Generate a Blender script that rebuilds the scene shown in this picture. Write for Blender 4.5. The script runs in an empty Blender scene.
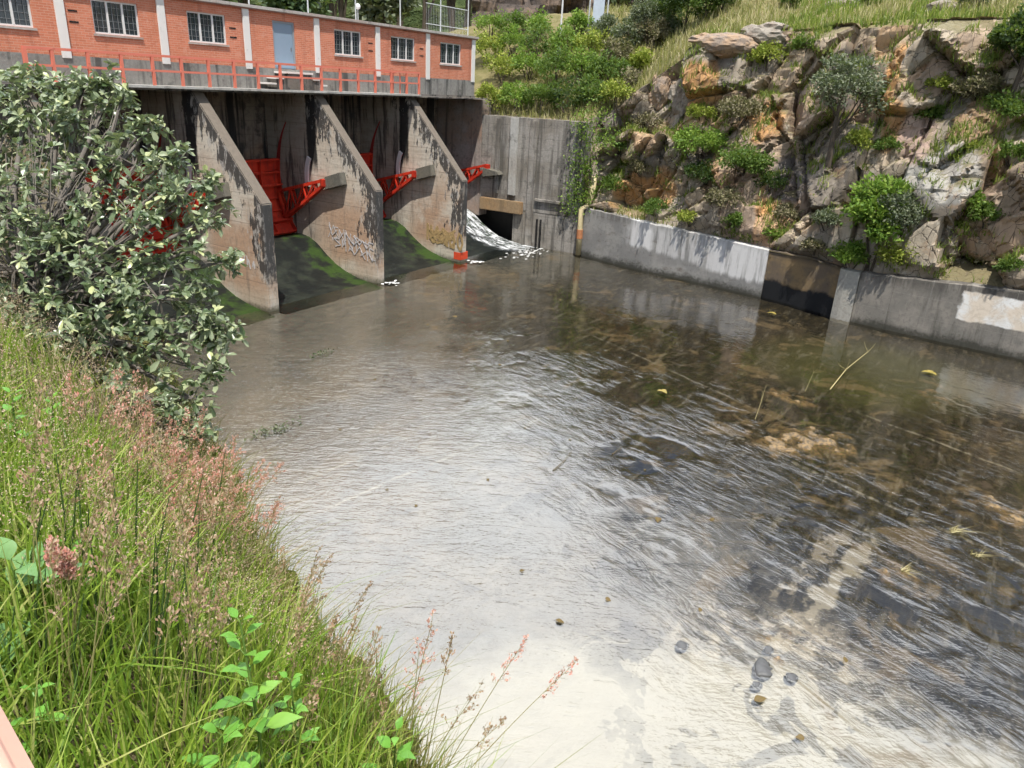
import bpy, bmesh, math, random
import numpy as np
from mathutils import Vector, Matrix, noise as mnoise
from mathutils.bvhtree import BVHTree

random.seed(7)
RNG = np.random.default_rng(11)
scn = bpy.context.scene
COL = scn.collection
R = math.radians

# ------------------------------------------------------------------ camera model (also used to survey positions)
F = 740.0
TH, PI_, RO = R(32.026), R(21.749), R(2.951)
CAM = Vector((0, 0, 8.5))
fw = Vector((math.cos(PI_) * math.cos(TH), math.cos(PI_) * math.sin(TH), -math.sin(PI_)))
r0 = Vector((math.sin(TH), -math.cos(TH), 0)); u0 = r0.cross(fw)
rt = r0 * math.cos(RO) + u0 * math.sin(RO)
up = -r0 * math.sin(RO) + u0 * math.cos(RO)

def ray(x, y):
    return fw + rt * ((x - 512) / F) - up * ((y - 384) / F)
def at(x, y, d):
    return CAM + ray(x, y) * d
def on_plane(x, y, ax, c):
    d = ray(x, y); return CAM + d * ((c - CAM[ax]) / d[ax])
def project(p):
    d = Vector(p) - CAM; z = d.dot(fw)
    return 512 + F * d.dot(rt) / z, 384 - F * d.dot(up) / z, z

cd = bpy.data.cameras.new('camera'); cam = bpy.data.objects.new('camera', cd); COL.objects.link(cam)
cd.sensor_width = 36; cd.lens = F / 1024 * 36; cd.clip_end = 2000; cd.clip_start = 0.05
m = Matrix((rt, up, -fw)).transposed().to_4x4(); m.translation = CAM
cam.matrix_world = m
scn.camera = cam

# ------------------------------------------------------------------ scene helpers
def tag(o, label=None, cat=None, group=None, kind=None):
    if label: o['label'] = label
    if cat: o['category'] = cat
    if group: o['group'] = group
    if kind: o['kind'] = kind
    return o

def empty(name, loc=(0, 0, 0), label=None, cat=None, group=None):
    o = bpy.data.objects.new(name, None); COL.objects.link(o)
    o.location = loc; o.empty_display_size = 0.2
    return tag(o, label, cat, group)

def link(name, me, mat, parent=None, loc=(0, 0, 0)):
    o = bpy.data.objects.new(name, me); COL.objects.link(o)
    if mat is not None:
        me.materials.clear(); me.materials.append(mat)
    o.location = loc
    if parent is not None: o.parent = parent
    return o

def copy_tree(o, parent=None):
    c = o.copy(); COL.objects.link(c); c.parent = parent
    for ch in list(o.children): copy_tree(ch, c)
    return c

class MB:
    """collects shapes into one mesh"""
    def __init__(s, org=(0, 0, 0)):
        s.v = []; s.f = []; s.o = Vector(org)
    def add(s, vs, fs):
        n = len(s.v); s.v += [tuple(Vector(p) - s.o) for p in vs]; s.f += [tuple(i + n for i in f) for f in fs]; return s
    def box(s, x0, x1, y0, y1, z0, z1):
        vs = [(x, y, z) for x in (x0, x1) for y in (y0, y1) for z in (z0, z1)]
        return s.add(vs, [(0, 1, 3, 2), (4, 6, 7, 5), (0, 4, 5, 1), (2, 3, 7, 6), (0, 2, 6, 4), (1, 5, 7, 3)])
    def bar(s, p, q, w, h=None, upv=(0, 0, 1)):
        p, q = Vector(p), Vector(q); h = h or w; d = (q - p).normalized(); u = Vector(upv)
        if abs(d.dot(u)) > .98: u = Vector((0, 1, 0))
        a = d.cross(u).normalized() * (w / 2); b = a.cross(d).normalized() * (h / 2)
        vs = [e + i * a + j * b for e in (p, q) for i, j in ((-1, -1), (1, -1), (1, 1), (-1, 1))]
        return s.add(vs, [(0, 1, 2, 3), (7, 6, 5, 4), (0, 4, 5, 1), (1, 5, 6, 2), (2, 6, 7, 3), (3, 7, 4, 0)])
    def tube(s, pts, rad, n=6, caps=True):
        pts = [Vector(p) for p in pts]; rad = rad if isinstance(rad, (list, tuple)) else [rad] * len(pts)
        vs = []; fs = []; a = None
        for i, p in enumerate(pts):
            d = (pts[min(i + 1, len(pts) - 1)] - pts[max(i - 1, 0)]).normalized()
            if a is None: a = d.orthogonal().normalized()
            a = (a - d * a.dot(d)); a = a.normalized() if a.length > 1e-6 else d.orthogonal().normalized()
            b = d.cross(a)
            vs += [p + (a * math.cos(2 * math.pi * k / n) + b * math.sin(2 * math.pi * k / n)) * rad[i] for k in range(n)]
            if i: fs += [((i - 1) * n + k, (i - 1) * n + (k + 1) % n, i * n + (k + 1) % n, i * n + k) for k in range(n)]
        if caps: fs += [tuple(reversed(range(n))), tuple(range((len(pts) - 1) * n, len(pts) * n))]
        return s.add(vs, fs)
    def prism_x(s, prof, x0, x1):
        """prof: list of (y, z), extruded along x"""
        n = len(prof)
        vs = [(x0, y, z) for y, z in prof] + [(x1, y, z) for y, z in prof]
        return s.add(vs, [tuple(range(n)), tuple(reversed(range(n, 2 * n)))] + [((i + 1) % n, i, n + i, n + (i + 1) % n) for i in range(n)])
    def sphere(s, c, r, seg=10, rings=6, sc=(1, 1, 1)):
        c = Vector(c); vs = []; fs = []
        for i in range(rings + 1):
            t = math.pi * i / rings
            for k in range(seg):
                f = 2 * math.pi * k / seg
                vs.append(c + Vector((math.sin(t) * math.cos(f) * sc[0], math.sin(t) * math.sin(f) * sc[1], math.cos(t) * sc[2])) * r)
                if i: fs.append(((i - 1) * seg + k, i * seg + k, i * seg + (k + 1) % seg, (i - 1) * seg + (k + 1) % seg))
        return s.add(vs, fs)
    def mesh(s, name, bevel=0, smooth=False, fix=True):
        me = bpy.data.meshes.new(name); me.from_pydata(s.v, [], s.f)
        if bevel or fix:
            bm = bmesh.new(); bm.from_mesh(me)
            if fix: bmesh.ops.recalc_face_normals(bm, faces=bm.faces)
            if bevel:
                eds = [e for e in bm.edges if len(e.link_faces) == 2 and e.calc_face_angle() > .6]
                bmesh.ops.bevel(bm, geom=eds, offset=bevel, segments=2, affect='EDGES', clamp_overlap=True)
            bm.to_mesh(me); bm.free()
        if smooth:
            me.polygons.foreach_set('use_smooth', [True] * len(me.polygons))
        me.update(); return me
    def build(s, name, mat, parent=None, bevel=0, smooth=False, loc=None, fix=True):
        return link(name, s.mesh(name, bevel, smooth, fix), mat, parent, loc if loc is not None else (0, 0, 0))

def np_mesh(name, verts, faces, smooth=False):
    """verts (N,3) array, faces (M,k) array"""
    me = bpy.data.meshes.new(name); verts = np.asarray(verts, np.float32); faces = np.asarray(faces, np.int32)
    k = faces.shape[1]
    me.vertices.add(len(verts)); me.vertices.foreach_set('co', verts.ravel())
    me.loops.add(faces.size); me.loops.foreach_set('vertex_index', faces.ravel())
    me.polygons.add(len(faces)); me.polygons.foreach_set('loop_start', np.arange(0, faces.size, k, dtype=np.int32))
    try: me.polygons.foreach_set('loop_total', np.full(len(faces), k, np.int32))
    except Exception: pass
    me.polygons.foreach_set('use_smooth', np.full(len(faces), smooth))
    me.update(calc_edges=True); me.validate(); return me

# ------------------------------------------------------------------ material helpers
class Sk:
    def __init__(s, g, k): s.g = g; s.k = k
    def __add__(a, b): return a.g.m('ADD', a, b)
    __radd__ = __add__
    def __sub__(a, b): return a.g.m('SUBTRACT', a, b)
    def __rsub__(a, b): return a.g.m('SUBTRACT', b, a)
    def __mul__(a, b): return a.g.m('MULTIPLY', a, b)
    __rmul__ = __mul__
    def __truediv__(a, b): return a.g.m('DIVIDE', a, b)

class G:
    def __init__(s, name):
        s.mat = bpy.data.materials.new(name); s.mat.use_nodes = True; s.nt = s.mat.node_tree; s.nt.nodes.clear()
    def n(s, t, **kw):
        nd = s.nt.nodes.new(t)
        for k, v in kw.items(): setattr(nd, k, v)
        return nd
    def put(s, sock, v):
        if isinstance(v, Sk): s.nt.links.new(v.k, sock)
        elif v is not None:
            if hasattr(v, '__len__') and len(v) == 3 and sock.type == 'RGBA': v = (*v, 1)
            sock.default_value = v
    def m(s, op, a, b=0.0, c=None, clamp=False):
        nd = s.n('ShaderNodeMath', operation=op, use_clamp=clamp); s.put(nd.inputs[0], a); s.put(nd.inputs[1], b)
        if c is not None: s.put(nd.inputs[2], c)
        return Sk(s, nd.outputs[0])
    def sm(s, v, a, b, lo=0.0, hi=1.0):
        nd = s.n('ShaderNodeMapRange', interpolation_type='SMOOTHSTEP'); s.put(nd.inputs[0], v)
        for i, q in enumerate((a, b, lo, hi)): nd.inputs[i + 1].default_value = q
        return Sk(s, nd.outputs[0])
    def coord(s, which='Object'): return Sk(s, s.n('ShaderNodeTexCoord').outputs[which])
    def geo(s, which='Position'): return Sk(s, s.n('ShaderNodeNewGeometry').outputs[which])
    def attr(s, name, out='Color'): return Sk(s, s.n('ShaderNodeAttribute', attribute_name=name).outputs[out])
    def objrand(s): return Sk(s, s.n('ShaderNodeObjectInfo').outputs['Random'])
    def xyz(s, v):
        nd = s.n('ShaderNodeSeparateXYZ'); s.put(nd.inputs[0], v); return [Sk(s, o) for o in nd.outputs]
    def comb(s, x, y, z):
        nd = s.n('ShaderNodeCombineXYZ'); [s.put(nd.inputs[i], q) for i, q in enumerate((x, y, z))]; return Sk(s, nd.outputs[0])
    def vmap(s, v, sc=(1, 1, 1), loc=(0, 0, 0), rot=(0, 0, 0)):
        nd = s.n('ShaderNodeMapping'); s.put(nd.inputs[0], v); nd.inputs[1].default_value = loc; nd.inputs[2].default_value = rot; nd.inputs[3].default_value = sc
        return Sk(s, nd.outputs[0])
    def vadd(s, a, b):
        nd = s.n('ShaderNodeVectorMath', operation='ADD'); s.put(nd.inputs[0], a); s.put(nd.inputs[1], b); return Sk(s, nd.outputs[0])
    def noise(s, v, scale=1.0, detail=4.0, rough=.55, dist=0.0, out=0):
        nd = s.n('ShaderNodeTexNoise'); s.put(nd.inputs['Vector'], v); nd.inputs['Scale'].default_value = scale
        nd.inputs['Detail'].default_value = min(detail, 4); nd.inputs['Roughness'].default_value = rough; nd.inputs['Distortion'].default_value = dist
        return Sk(s, nd.outputs[out])
    def voro(s, v, scale=1.0, feature='F1', out='Distance', rnd=1.0):
        nd = s.n('ShaderNodeTexVoronoi', feature=feature); s.put(nd.inputs['Vector'], v); nd.inputs['Scale'].default_value = scale
        nd.inputs['Randomness'].default_value = rnd
        return Sk(s, nd.outputs[out])
    def ramp(s, fac, stops, interp='LINEAR'):
        nd = s.n('ShaderNodeValToRGB'); s.put(nd.inputs[0], fac); cr = nd.color_ramp; cr.interpolation = interp
        while len(cr.elements) < len(stops): cr.elements.new(.5)
        for e, (p, c) in zip(cr.elements, stops): e.position = p; e.color = (*c, 1) if len(c) == 3 else c
        return Sk(s, nd.outputs[0])
    def mix(s, fac, a, b, mode='MIX'):
        nd = s.n('ShaderNodeMix', data_type='RGBA', blend_type=mode); s.put(nd.inputs[0], fac); s.put(nd.inputs[6], a); s.put(nd.inputs[7], b)
        return Sk(s, nd.outputs[2])
    def bump(s, h, strength=.5, dist=.02, normal=None):
        nd = s.n('ShaderNodeBump'); nd.inputs['Strength'].default_value = strength; nd.inputs['Distance'].default_value = dist
        s.put(nd.inputs['Height'], h)
        if normal: s.put(nd.inputs['Normal'], normal)
        return Sk(s, nd.outputs[0])
    def bsdf(s, color, rough=.8, normal=None, spec=.3, metal=0.0, **kw):
        nd = s.n('ShaderNodeBsdfPrincipled'); s.put(nd.inputs['Base Color'], color); s.put(nd.inputs['Roughness'], rough)
        nd.inputs['Specular IOR Level'].default_value = spec; nd.inputs['Metallic'].default_value = metal
        if normal: s.put(nd.inputs['Normal'], normal)
        for k, v in kw.items(): s.put(nd.inputs[k], v)
        return Sk(s, nd.outputs[0])
    def mixsh(s, fac, a, b):
        nd = s.n('ShaderNodeMixShader'); s.put(nd.inputs[0], fac); s.put(nd.inputs[1], a); s.put(nd.inputs[2], b); return Sk(s, nd.outputs[0])
    def out(s, sh):
        nd = s.n('ShaderNodeOutputMaterial'); s.put(nd.inputs[0], sh); return s.mat

MATS = {}
def concrete(name, base=(.36, .32, .27), dark=(.07, .065, .06), warm=(.40, .28, .19), stain=.5, streak=1.0, rough=.9, boards=True):
    g = G(name); p = g.geo(); ob = g.vadd(p, g.comb(g.objrand() * 37.0, 0.0, 0.0))
    big = g.noise(g.vmap(ob, (.35, .35, .5)), 1.0, 5, .6)
    c = g.mix(g.sm(big, .42, .68), base, warm)
    fine = g.noise(ob, 9, 6, .65)
    c = g.mix(g.sm(fine, .3, .75) * .55, c, tuple(x * .55 for x in base))
    st = g.noise(g.vmap(ob, (2.6, 2.6, .16)), 1.0, 6, .62)
    c = g.mix(g.sm(st, .62 - .2 * stain, .78 - .2 * stain) * (.85 * streak), c, dark)
    blot = g.noise(ob, 1.4, 8, .7)
    c = g.mix(g.sm(blot, .6 - .12 * stain, .75 - .1 * stain) * .7, c, tuple(x * 1.6 for x in dark))
    h = fine
    if boards:
        z = g.xyz(p)[2]
        ln = g.m('PINGPONG', z + g.noise(ob, .6, 2) * .05, .30)
        joint = g.sm(ln, 0.0, .02)
        c = g.mix((1.0 - joint) * .35, c, dark)
        h = fine + joint * .4
    return g.out(g.bsdf(c, rough, g.bump(h, .5, .03), .25))

def paint(name, col, wear=(.25, .12, .08), amt=.3, rough=.45):
    g = G(name); ob = g.coord('Object'); n1 = g.noise(ob, 6, 6, .7)
    c = g.mix(g.sm(n1, .62 - .2 * amt, .8) * .8, col, wear)
    c = g.mix(g.noise(ob, 1.3, 3) * .35, c, tuple(x * .6 for x in col))
    return g.out(g.bsdf(c, rough, g.bump(n1, .15, .01), .35))

def leafmat(name, stops, trans=.35, rough=.5, spec=.3, back=None):
    """stops: colours of single leaves picked at random per leaf"""
    g = G(name); rnd = g.geo('Random Per Island')
    c = g.ramp(rnd, stops)
    if back: c = g.mix(g.geo('Backfacing') * .7, c, back)
    a = g.bsdf(c, rough, None, spec)
    t = g.n('ShaderNodeBsdfTranslucent'); g.put(t.inputs[0], g.mix(.5, c, (.30, .42, .05)))
    return g.out(g.mixsh(trans, a, Sk(g, t.outputs[0])))

def plain(name, col, rough=.7, var=.4, scale=5, spec=.3, metal=0.0):
    g = G(name); ob = g.coord('Object'); n1 = g.noise(ob, scale, 5, .65)
    c = g.mix(g.sm(n1, .3, .75) * var, col, tuple(x * .4 for x in col))
    return g.out(g.bsdf(c, rough, g.bump(n1, .2, .01), spec, metal))

# ------------------------------------------------------------------ light, sky, view
SUN_H = Vector((-.76, -.65, 0)).normalized(); EL = R(67)
sund = Vector((SUN_H.x * math.cos(EL), SUN_H.y * math.cos(EL), math.sin(EL)))
sl = bpy.data.lights.new('sun', 'SUN'); sl.energy = 4.4; sl.angle = R(.6); sl.color = (1, .955, .88)
so = bpy.data.objects.new('sun', sl); COL.objects.link(so); so.rotation_euler = sund.to_track_quat('Z', 'Y').to_euler(); so.location = (0, -10, 40)
w = bpy.data.worlds.new('World'); scn.world = w; w.use_nodes = True
nt = w.node_tree; nt.nodes.clear()
class GW(G):
    def __init__(s, nt): s.nt = nt
g = GW(nt)
sky = g.n('ShaderNodeTexSky', sky_type='NISHITA'); sky.sun_disc = False; sky.sun_elevation = EL
sky.sun_rotation = math.atan2(SUN_H.x, SUN_H.y); sky.air_density = 1.2; sky.dust_density = 1.5; sky.altitude = 1800
bg1 = g.n('ShaderNodeBackground'); g.put(bg1.inputs[0], Sk(g, sky.outputs[0])); bg1.inputs[1].default_value = .11
d = g.coord('Generated'); dx, dy, dz = g.xyz(d)
zz = g.m('MAXIMUM', dz, 0.0) + .22
cv = g.comb(dx / zz, dy / zz, 0.0)
cl = g.noise(g.vmap(cv, (1, 1, 1), (3.1, 1.7, 0)), 1.25, 7, .55, .3)
cf = g.sm(cl, .40, .60)
bg2 = g.n('ShaderNodeBackground')
g.put(bg2.inputs[0], g.mix(g.noise(cv, 2.3, 3), (.95, .93, .94), (.78, .88, 1.0)))
az = g.m('ARCTAN2', dy, dx) * 57.3; elv = g.m('ARCSINE', dz) * 57.3
emin = g.m('MINIMUM', g.m('MAXIMUM', (32.0 - az) * 1.25, 0.0), 23.0) + 14.0   # a tall sunlit cloud bank, its foot higher over the cliff
bank = g.sm(elv - emin + (cl - .5) * 22.0, -4.0, 6.0) * g.sm(elv, 82, 58) * g.sm(az, -28, -8) * g.sm(az, 92, 70)
g.put(bg2.inputs[1], g.sm(cl, .42, .8, .7, 1.2) + bank * g.sm(elv, 15.0, 46.0, 1.8, 2.5))
mx = g.mixsh(g.m('MAXIMUM', cf, bank), Sk(g, bg1.outputs[0]), Sk(g, bg2.outputs[0]))
wo = g.n('ShaderNodeOutputWorld'); g.put(wo.inputs[0], mx)
vs = scn.view_settings; vs.view_transform = 'Standard'; vs.look = 'None'; vs.exposure = 0.48; vs.gamma = 1.0; vs.use_curve_mapping = False
scn.cycles.use_adaptive_sampling = True; scn.cycles.adaptive_threshold = .035; scn.cycles.adaptive_min_samples = 12
scn.cycles.max_bounces = 4; scn.cycles.diffuse_bounces = 2; scn.cycles.glossy_bounces = 2; scn.cycles.transparent_max_bounces = 12
scn.cycles.caustics_reflective = False; scn.cycles.caustics_refractive = False

# ================================================================== WATER AND RIVER BED
def build_bed():
    mounds = [(19.7, 3.0, 1.0, .15), (18.9, 3.6, .8, .14), (20.3, 2.2, .9, .13), (14.8, -.2, .8, .14), (18.8, -1.7, 1.1, .15), (26.3, 0, 1.0, .12), (22.7, 4.3, 1.0, .13),
              (11.1, 1.5, .35, .12), (10.7, 1.2, .2, .12), (11.6, 1.25, .22, .11), (12.2, 2.6, .25, .09), (16.0, 1.0, .6, .07)]
    xs = np.concatenate([np.linspace(-20, 4, 25), np.linspace(4.2, 38, 260)]); ys = np.concatenate([np.linspace(-40, -6, 18), np.linspace(-5.8, 30, 260)])
    X, Y = np.meshgrid(xs, ys); Z = np.full_like(X, -.13)
    for (mx_, my_, r_, h_) in mounds:
        Z += h_ * np.exp(-((X - mx_) ** 2 + (Y - my_) ** 2) / (r_ * r_))
    Zn = np.array([mnoise.fractal(Vector((x * .9, y * .9, 1.3)), 1.0, 2.0, 4) for x, y in zip(X.ravel(), Y.ravel())]).reshape(X.shape)
    M_ = np.clip((Z + .13) / .10, 0, 1)
    Zf = np.array([mnoise.fractal(Vector((x * 3.1, y * 3.1, 8.3)), 1.0, 2.0, 4) if m__ > .05 else 0 for x, y, m__ in zip(X.ravel(), Y.ravel(), M_.ravel())]).reshape(X.shape)
    Z += .03 * Zn + M_ * (.13 * Zf - .055)
    nx = len(xs); ny = len(ys)
    idx = np.arange(nx * ny).reshape(ny, nx)
    fs = np.stack([idx[:-1, :-1], idx[:-1, 1:], idx[1:, 1:], idx[1:, :-1]], -1).reshape(-1, 4)
    g = G('river_bed'); p = g.geo(); x, y, z = g.xyz(p)
    n1 = g.noise(p, .35, 6, .6); n2 = g.noise(p, 2.2, 7, .68); n3 = g.noise(g.vmap(p, (1.0, 3.2, 1), (0, 0, 0), (0, 0, .5)), 1.6, 6, .7)
    # concrete near left, silt and algae cliffward; tones also paint the water's reflections
    base = g.mix(g.sm(n1, .4, .62), (.20, .20, .205), (.27, .25, .23))
    base = g.mix(g.sm(n2, .4, .7) * .6, base, (.16, .145, .13))
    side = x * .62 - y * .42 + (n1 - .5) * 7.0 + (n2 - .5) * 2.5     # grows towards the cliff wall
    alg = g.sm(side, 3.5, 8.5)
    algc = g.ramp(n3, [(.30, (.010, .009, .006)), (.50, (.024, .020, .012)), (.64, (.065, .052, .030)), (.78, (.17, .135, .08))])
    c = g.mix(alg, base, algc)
    up_ = g.sm(y, 14.0, 22.0)                                            # grey slime below the gates, tone also painted after the water's reflection
    c = g.mix(up_ * .85, c, g.mix(g.sm(n2, .4, .65), (.095, .096, .098), (.17, .165, .155)))
    gr = g.sm(g.m('ADD', (x - 27.5) * (x - 27.5), (y - 2.5) * (y - 2.5)), 22, 2)
    c = g.mix(gr * .7, c, g.mix(n2, (.035, .042, .012), (.13, .125, .05)))
    # pale silt tongue
    def band(ax, ay, bx, by, wd, col, amt):
        L = math.hypot(bx - ax, by - ay); ux, uy = (bx - ax) / L, (by - ay) / L
        dd = g.m('ABSOLUTE', (x - ax) * (-uy) + (y - ay) * ux + (n1 - .5) * 1.2 + (n2 - .5) * 1.1)
        tt = (x - ax) * ux + (y - ay) * uy + (n2 - .5) * 1.0
        return g.mix(g.sm(dd, wd, wd * .3) * g.sm(tt, -.4, .3) * g.sm(tt, L + .4, L - .3) * amt, c, col)
    c = band(15.9, .45, 11.4, 1.4, .26, (.50, .46, .40), .6)
    c = band(15.6, 1.0, 12.4, 1.75, .14, (.46, .41, .35), .5)
    dist2 = (x - 10.6) * (x - 10.6) + (y - 1.4) * (y - 1.4)
    sed = g.sm(dist2 + (n1 - .5) * 6.0, 4.5, 1.0)
    c = g.mix(sed * .85, c, g.mix(g.sm(g.noise(p, 4.5, 6, .75), .42, .6), (.50, .45, .40), (.13, .12, .11)))
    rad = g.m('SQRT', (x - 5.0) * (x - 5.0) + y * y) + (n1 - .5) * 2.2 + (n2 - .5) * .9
    c = g.mix(g.sm(rad, 6.7, 5.0) * .9, c, g.mix(n2, (.52, .505, .465), (.42, .41, .39)))  # pale disc paints bright sky glare on the near shallows into the bed
    # slabs joints
    def joint(ax, ay, bx, by, wd, col, ext):
        L = math.hypot(bx - ax, by - ay); ux, uy = (bx - ax) / L, (by - ay) / L
        dd = g.m('ABSOLUTE', (x - ax) * (-uy) + (y - ay) * ux + (n2 - .5) * .12)
        tt = (x - ax) * ux + (y - ay) * uy
        mk = g.sm(dd, wd, wd * .35) * g.sm(tt, -ext - .5, -ext) * g.sm(tt, L + ext + .5, L + ext)
        return g.mix(mk * g.sm(n3, .36, .62) * .55, c, col)
    c = joint(18.9, 4.2, 16.8, -2.0, .09, (.40, .38, .34), .5)
    c = joint(23.0, 1.6, 21.9, -1.5, .08, (.36, .33, .28), .3)
    c = joint(24.4, 11.5, 20.9, 3.6, .08, (.30, .28, .26), .4)
    c = joint(8.8, 12.0, 12.8, 11.6, .07, (.5, .48, .44), .3)
    c = joint(9.8, 10.6, 16.6, 9.4, .06, (.5, .48, .44), .5)
    c = joint(9.3, 8.7, 9.4, 5.5, .05, (.08, .075, .07), 2.0)
    c = joint(12.6, 9.5, 11.0, 2.0, .05, (.10, .09, .08), 2.0)
    mat_n = g.noise(p, .75, 7, .68, .8); mats = g.sm(mat_n, .545, .565) * g.sm(side, 2.5, 5.5) * g.sm(x, 21.0, 16.0)
    c = g.mix(mats * .55, c, (.022, .02, .014))
    och = g.sm(g.noise(g.vmap(p, (1, 1, 1), (7, 3, 0)), .55, 7, .7, .6), .57, .63) * g.sm(side, 4.0, 7.0)
    c = g.mix(och * .45, c, g.mix(n2, (.30, .21, .11), (.18, .145, .10)))
    smear = g.sm(g.noise(g.vmap(p, (.5, 2.6, 1), (0, 0, 0), (0, 0, R(22))), 1.4, 6, .7), .55, .68)
    c = g.mix(smear * .22, c, (.40, .37, .33)); c = g.mix(g.sm(smear, .0, .02) * .0, c, c)
    specks = g.sm(g.noise(p, 9.0, 3, .6), .70, .74); c = g.mix(specks * .6, c, (.05, .045, .04))
    top = g.sm(z, -.085, -.02)
    c = g.mix(top * .85, c, g.mix(g.sm(g.noise(p, 12, 4, .7), .4, .6), (.27, .18, .085), (.11, .085, .055)))
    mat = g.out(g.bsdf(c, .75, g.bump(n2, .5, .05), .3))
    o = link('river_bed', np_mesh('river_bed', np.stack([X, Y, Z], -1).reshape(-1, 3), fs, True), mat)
    tag(o, kind='structure')

def build_water():
    g = G('shallow_water'); p = g.geo()
    x, y, z = g.xyz(p)
    side = g.sm(x * .62 - y * .42 + (g.noise(p, .3, 3) - .5) * 5.0, 3.0, 7.0)
    wl = g.vmap(p, (1, 1, 1), (0, 0, 0), (0, 0, R(58))); wr = g.vmap(p, (1, 1, 1), (0, 0, 0), (0, 0, R(-71)))
    a = g.noise(g.vmap(wl, (.8, 2.6, 1)), 1.9, 3, .62, .5); a2 = g.noise(g.vmap(wr, (.75, 2.3, 1)), 1.15, 4, .60, 1.3)
    b = g.noise(g.vmap(wl, (1.0, 2.2, 1), (5, 2, 0)), 6.5, 2, .6, .3)
    cc = g.noise(p, .22, 1, .5)
    calm = g.sm(cc, .36, .6)
    flat = g.m('MINIMUM', g.sm(g.noise(p, .42, 3, .6), .50, .62) * .85 + g.sm(x, 19.0, 26.0) * .75, .92)
    h = (a * 1.0 + b * .5) * (calm * .5 + .55 + g.sm(y, 9.0, 15.0) * .6) * (1.0 - side) + (a2 * 1.75 * g.sm(g.noise(p, .8, 2), .30, .62, .35, 1.0) + b * .28) * side * (1.0 - flat)
    nrm = g.bump(h, .5, .045)
    fr = g.n('ShaderNodeFresnel'); fr.inputs[0].default_value = 1.85; g.put(fr.inputs[1], nrm)
    gl = g.n('ShaderNodeBsdfGlossy'); gl.inputs['Roughness'].default_value = .04; g.put(gl.inputs['Normal'], nrm); gl.inputs[0].default_value = (1, 1, 1, 1)
    tr = g.n('ShaderNodeBsdfTransparent'); tr.inputs[0].default_value = (.86, .84, .76, 1)
    mat = g.out(g.mixsh(Sk(g, fr.outputs[0]), Sk(g, tr.outputs[0]), Sk(g, gl.outputs[0])))
    mb = MB().add([(-20, -40, 0), (38, -40, 0), (38, 29, 0), (-20, 29, 0)], [(0, 1, 2, 3)])
    o = mb.build('shallow_water', mat, fix=False); tag(o, kind='structure')

build_bed(); build_water()

# ================================================================== DAM
def m_pier():
    g = G('pier_concrete'); o = g.coord('Object'); x, y, z = g.xyz(o)           # y measured from Y = 24
    sh = g.vadd(o, g.comb(g.objrand() * 91.0, g.objrand() * 17.0, 0.0))
    Y = y + 24.0
    big = g.noise(sh, .55, 5, .6); fine = g.noise(sh, 7, 6, .65); hor = g.noise(g.vmap(sh, (1, .5, 9)), 1.0, 5, .6); ver = g.noise(g.vmap(sh, (3.2, 3.2, .35)), 1.0, 6, .7)
    c = g.mix(g.sm(big, .38, .62), (.62, .565, .475), (.55, .45, .35))
    c = g.mix(g.sm(hor, .45, .7) * .45, c, (.33, .26, .20))
    warm = g.sm(z, 4.4, 2.6) * g.sm(z, .2, 1.2) * g.sm(Y, 26.8, 25.0)
    c = g.mix(warm * .7 * g.sm(big, .3, .6), c, (.46, .27, .16))
    c = g.mix(g.sm(fine, .45, .8) * .5, c, (.22, .18, .15))
    ln = g.m('PINGPONG', z + (big - .5) * .06, .55)
    c = g.mix(g.sm(ln, .022, .0) * .55, c, (.13, .10, .08))
    # bay side, farther in: deck shade painted in, with dark run-off streaks
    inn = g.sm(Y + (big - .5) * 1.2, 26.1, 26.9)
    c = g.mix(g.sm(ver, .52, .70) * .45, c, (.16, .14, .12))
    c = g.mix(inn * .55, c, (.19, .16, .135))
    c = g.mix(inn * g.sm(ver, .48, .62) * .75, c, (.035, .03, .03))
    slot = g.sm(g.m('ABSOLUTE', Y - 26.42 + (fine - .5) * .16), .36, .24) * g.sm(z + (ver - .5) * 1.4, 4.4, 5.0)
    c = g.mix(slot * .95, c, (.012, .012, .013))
    # black run-off along the raking edge and the nose
    d1 = (Y - 22.65) * .736 - (z - 4.1) * .677
    d2 = Y - 22.65
    dd = g.m('MINIMUM', d1, d2 + g.sm(z, 2.4, .6) * .8) + (g.noise(sh, .8, 4) - .5) * 1.6
    sp = g.noise(g.vmap(sh, (2.2, 2.2, .8)), 1.6, 7, .72)
    st = g.sm((sp * 1.35 + ver * .50) - dd * .30, .72, .80) * g.sm(z, .3, 1.6)
    c = g.mix(st * .9, c, (.03, .03, .032))
    wh = g.sm(g.noise(g.vmap(sh, (2.6, 2.6, .9)), 2.3, 6, .7), .54, .62) * g.sm(dd, 1.5, .5)
    c = g.mix(wh * .75, c, (.50, .47, .43))
    # front nose and the raking top
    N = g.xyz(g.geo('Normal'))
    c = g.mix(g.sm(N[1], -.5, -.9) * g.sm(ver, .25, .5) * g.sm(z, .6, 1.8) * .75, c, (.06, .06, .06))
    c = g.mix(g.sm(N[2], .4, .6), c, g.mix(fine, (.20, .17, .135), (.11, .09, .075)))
    c = g.mix(g.sm(z + (fine - .5) * .5, .35, .0) * .8, c, (.05, .055, .03))
    return g.out(g.bsdf(c, .9, g.bump(fine + hor * .6, .45, .03), .25))

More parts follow.
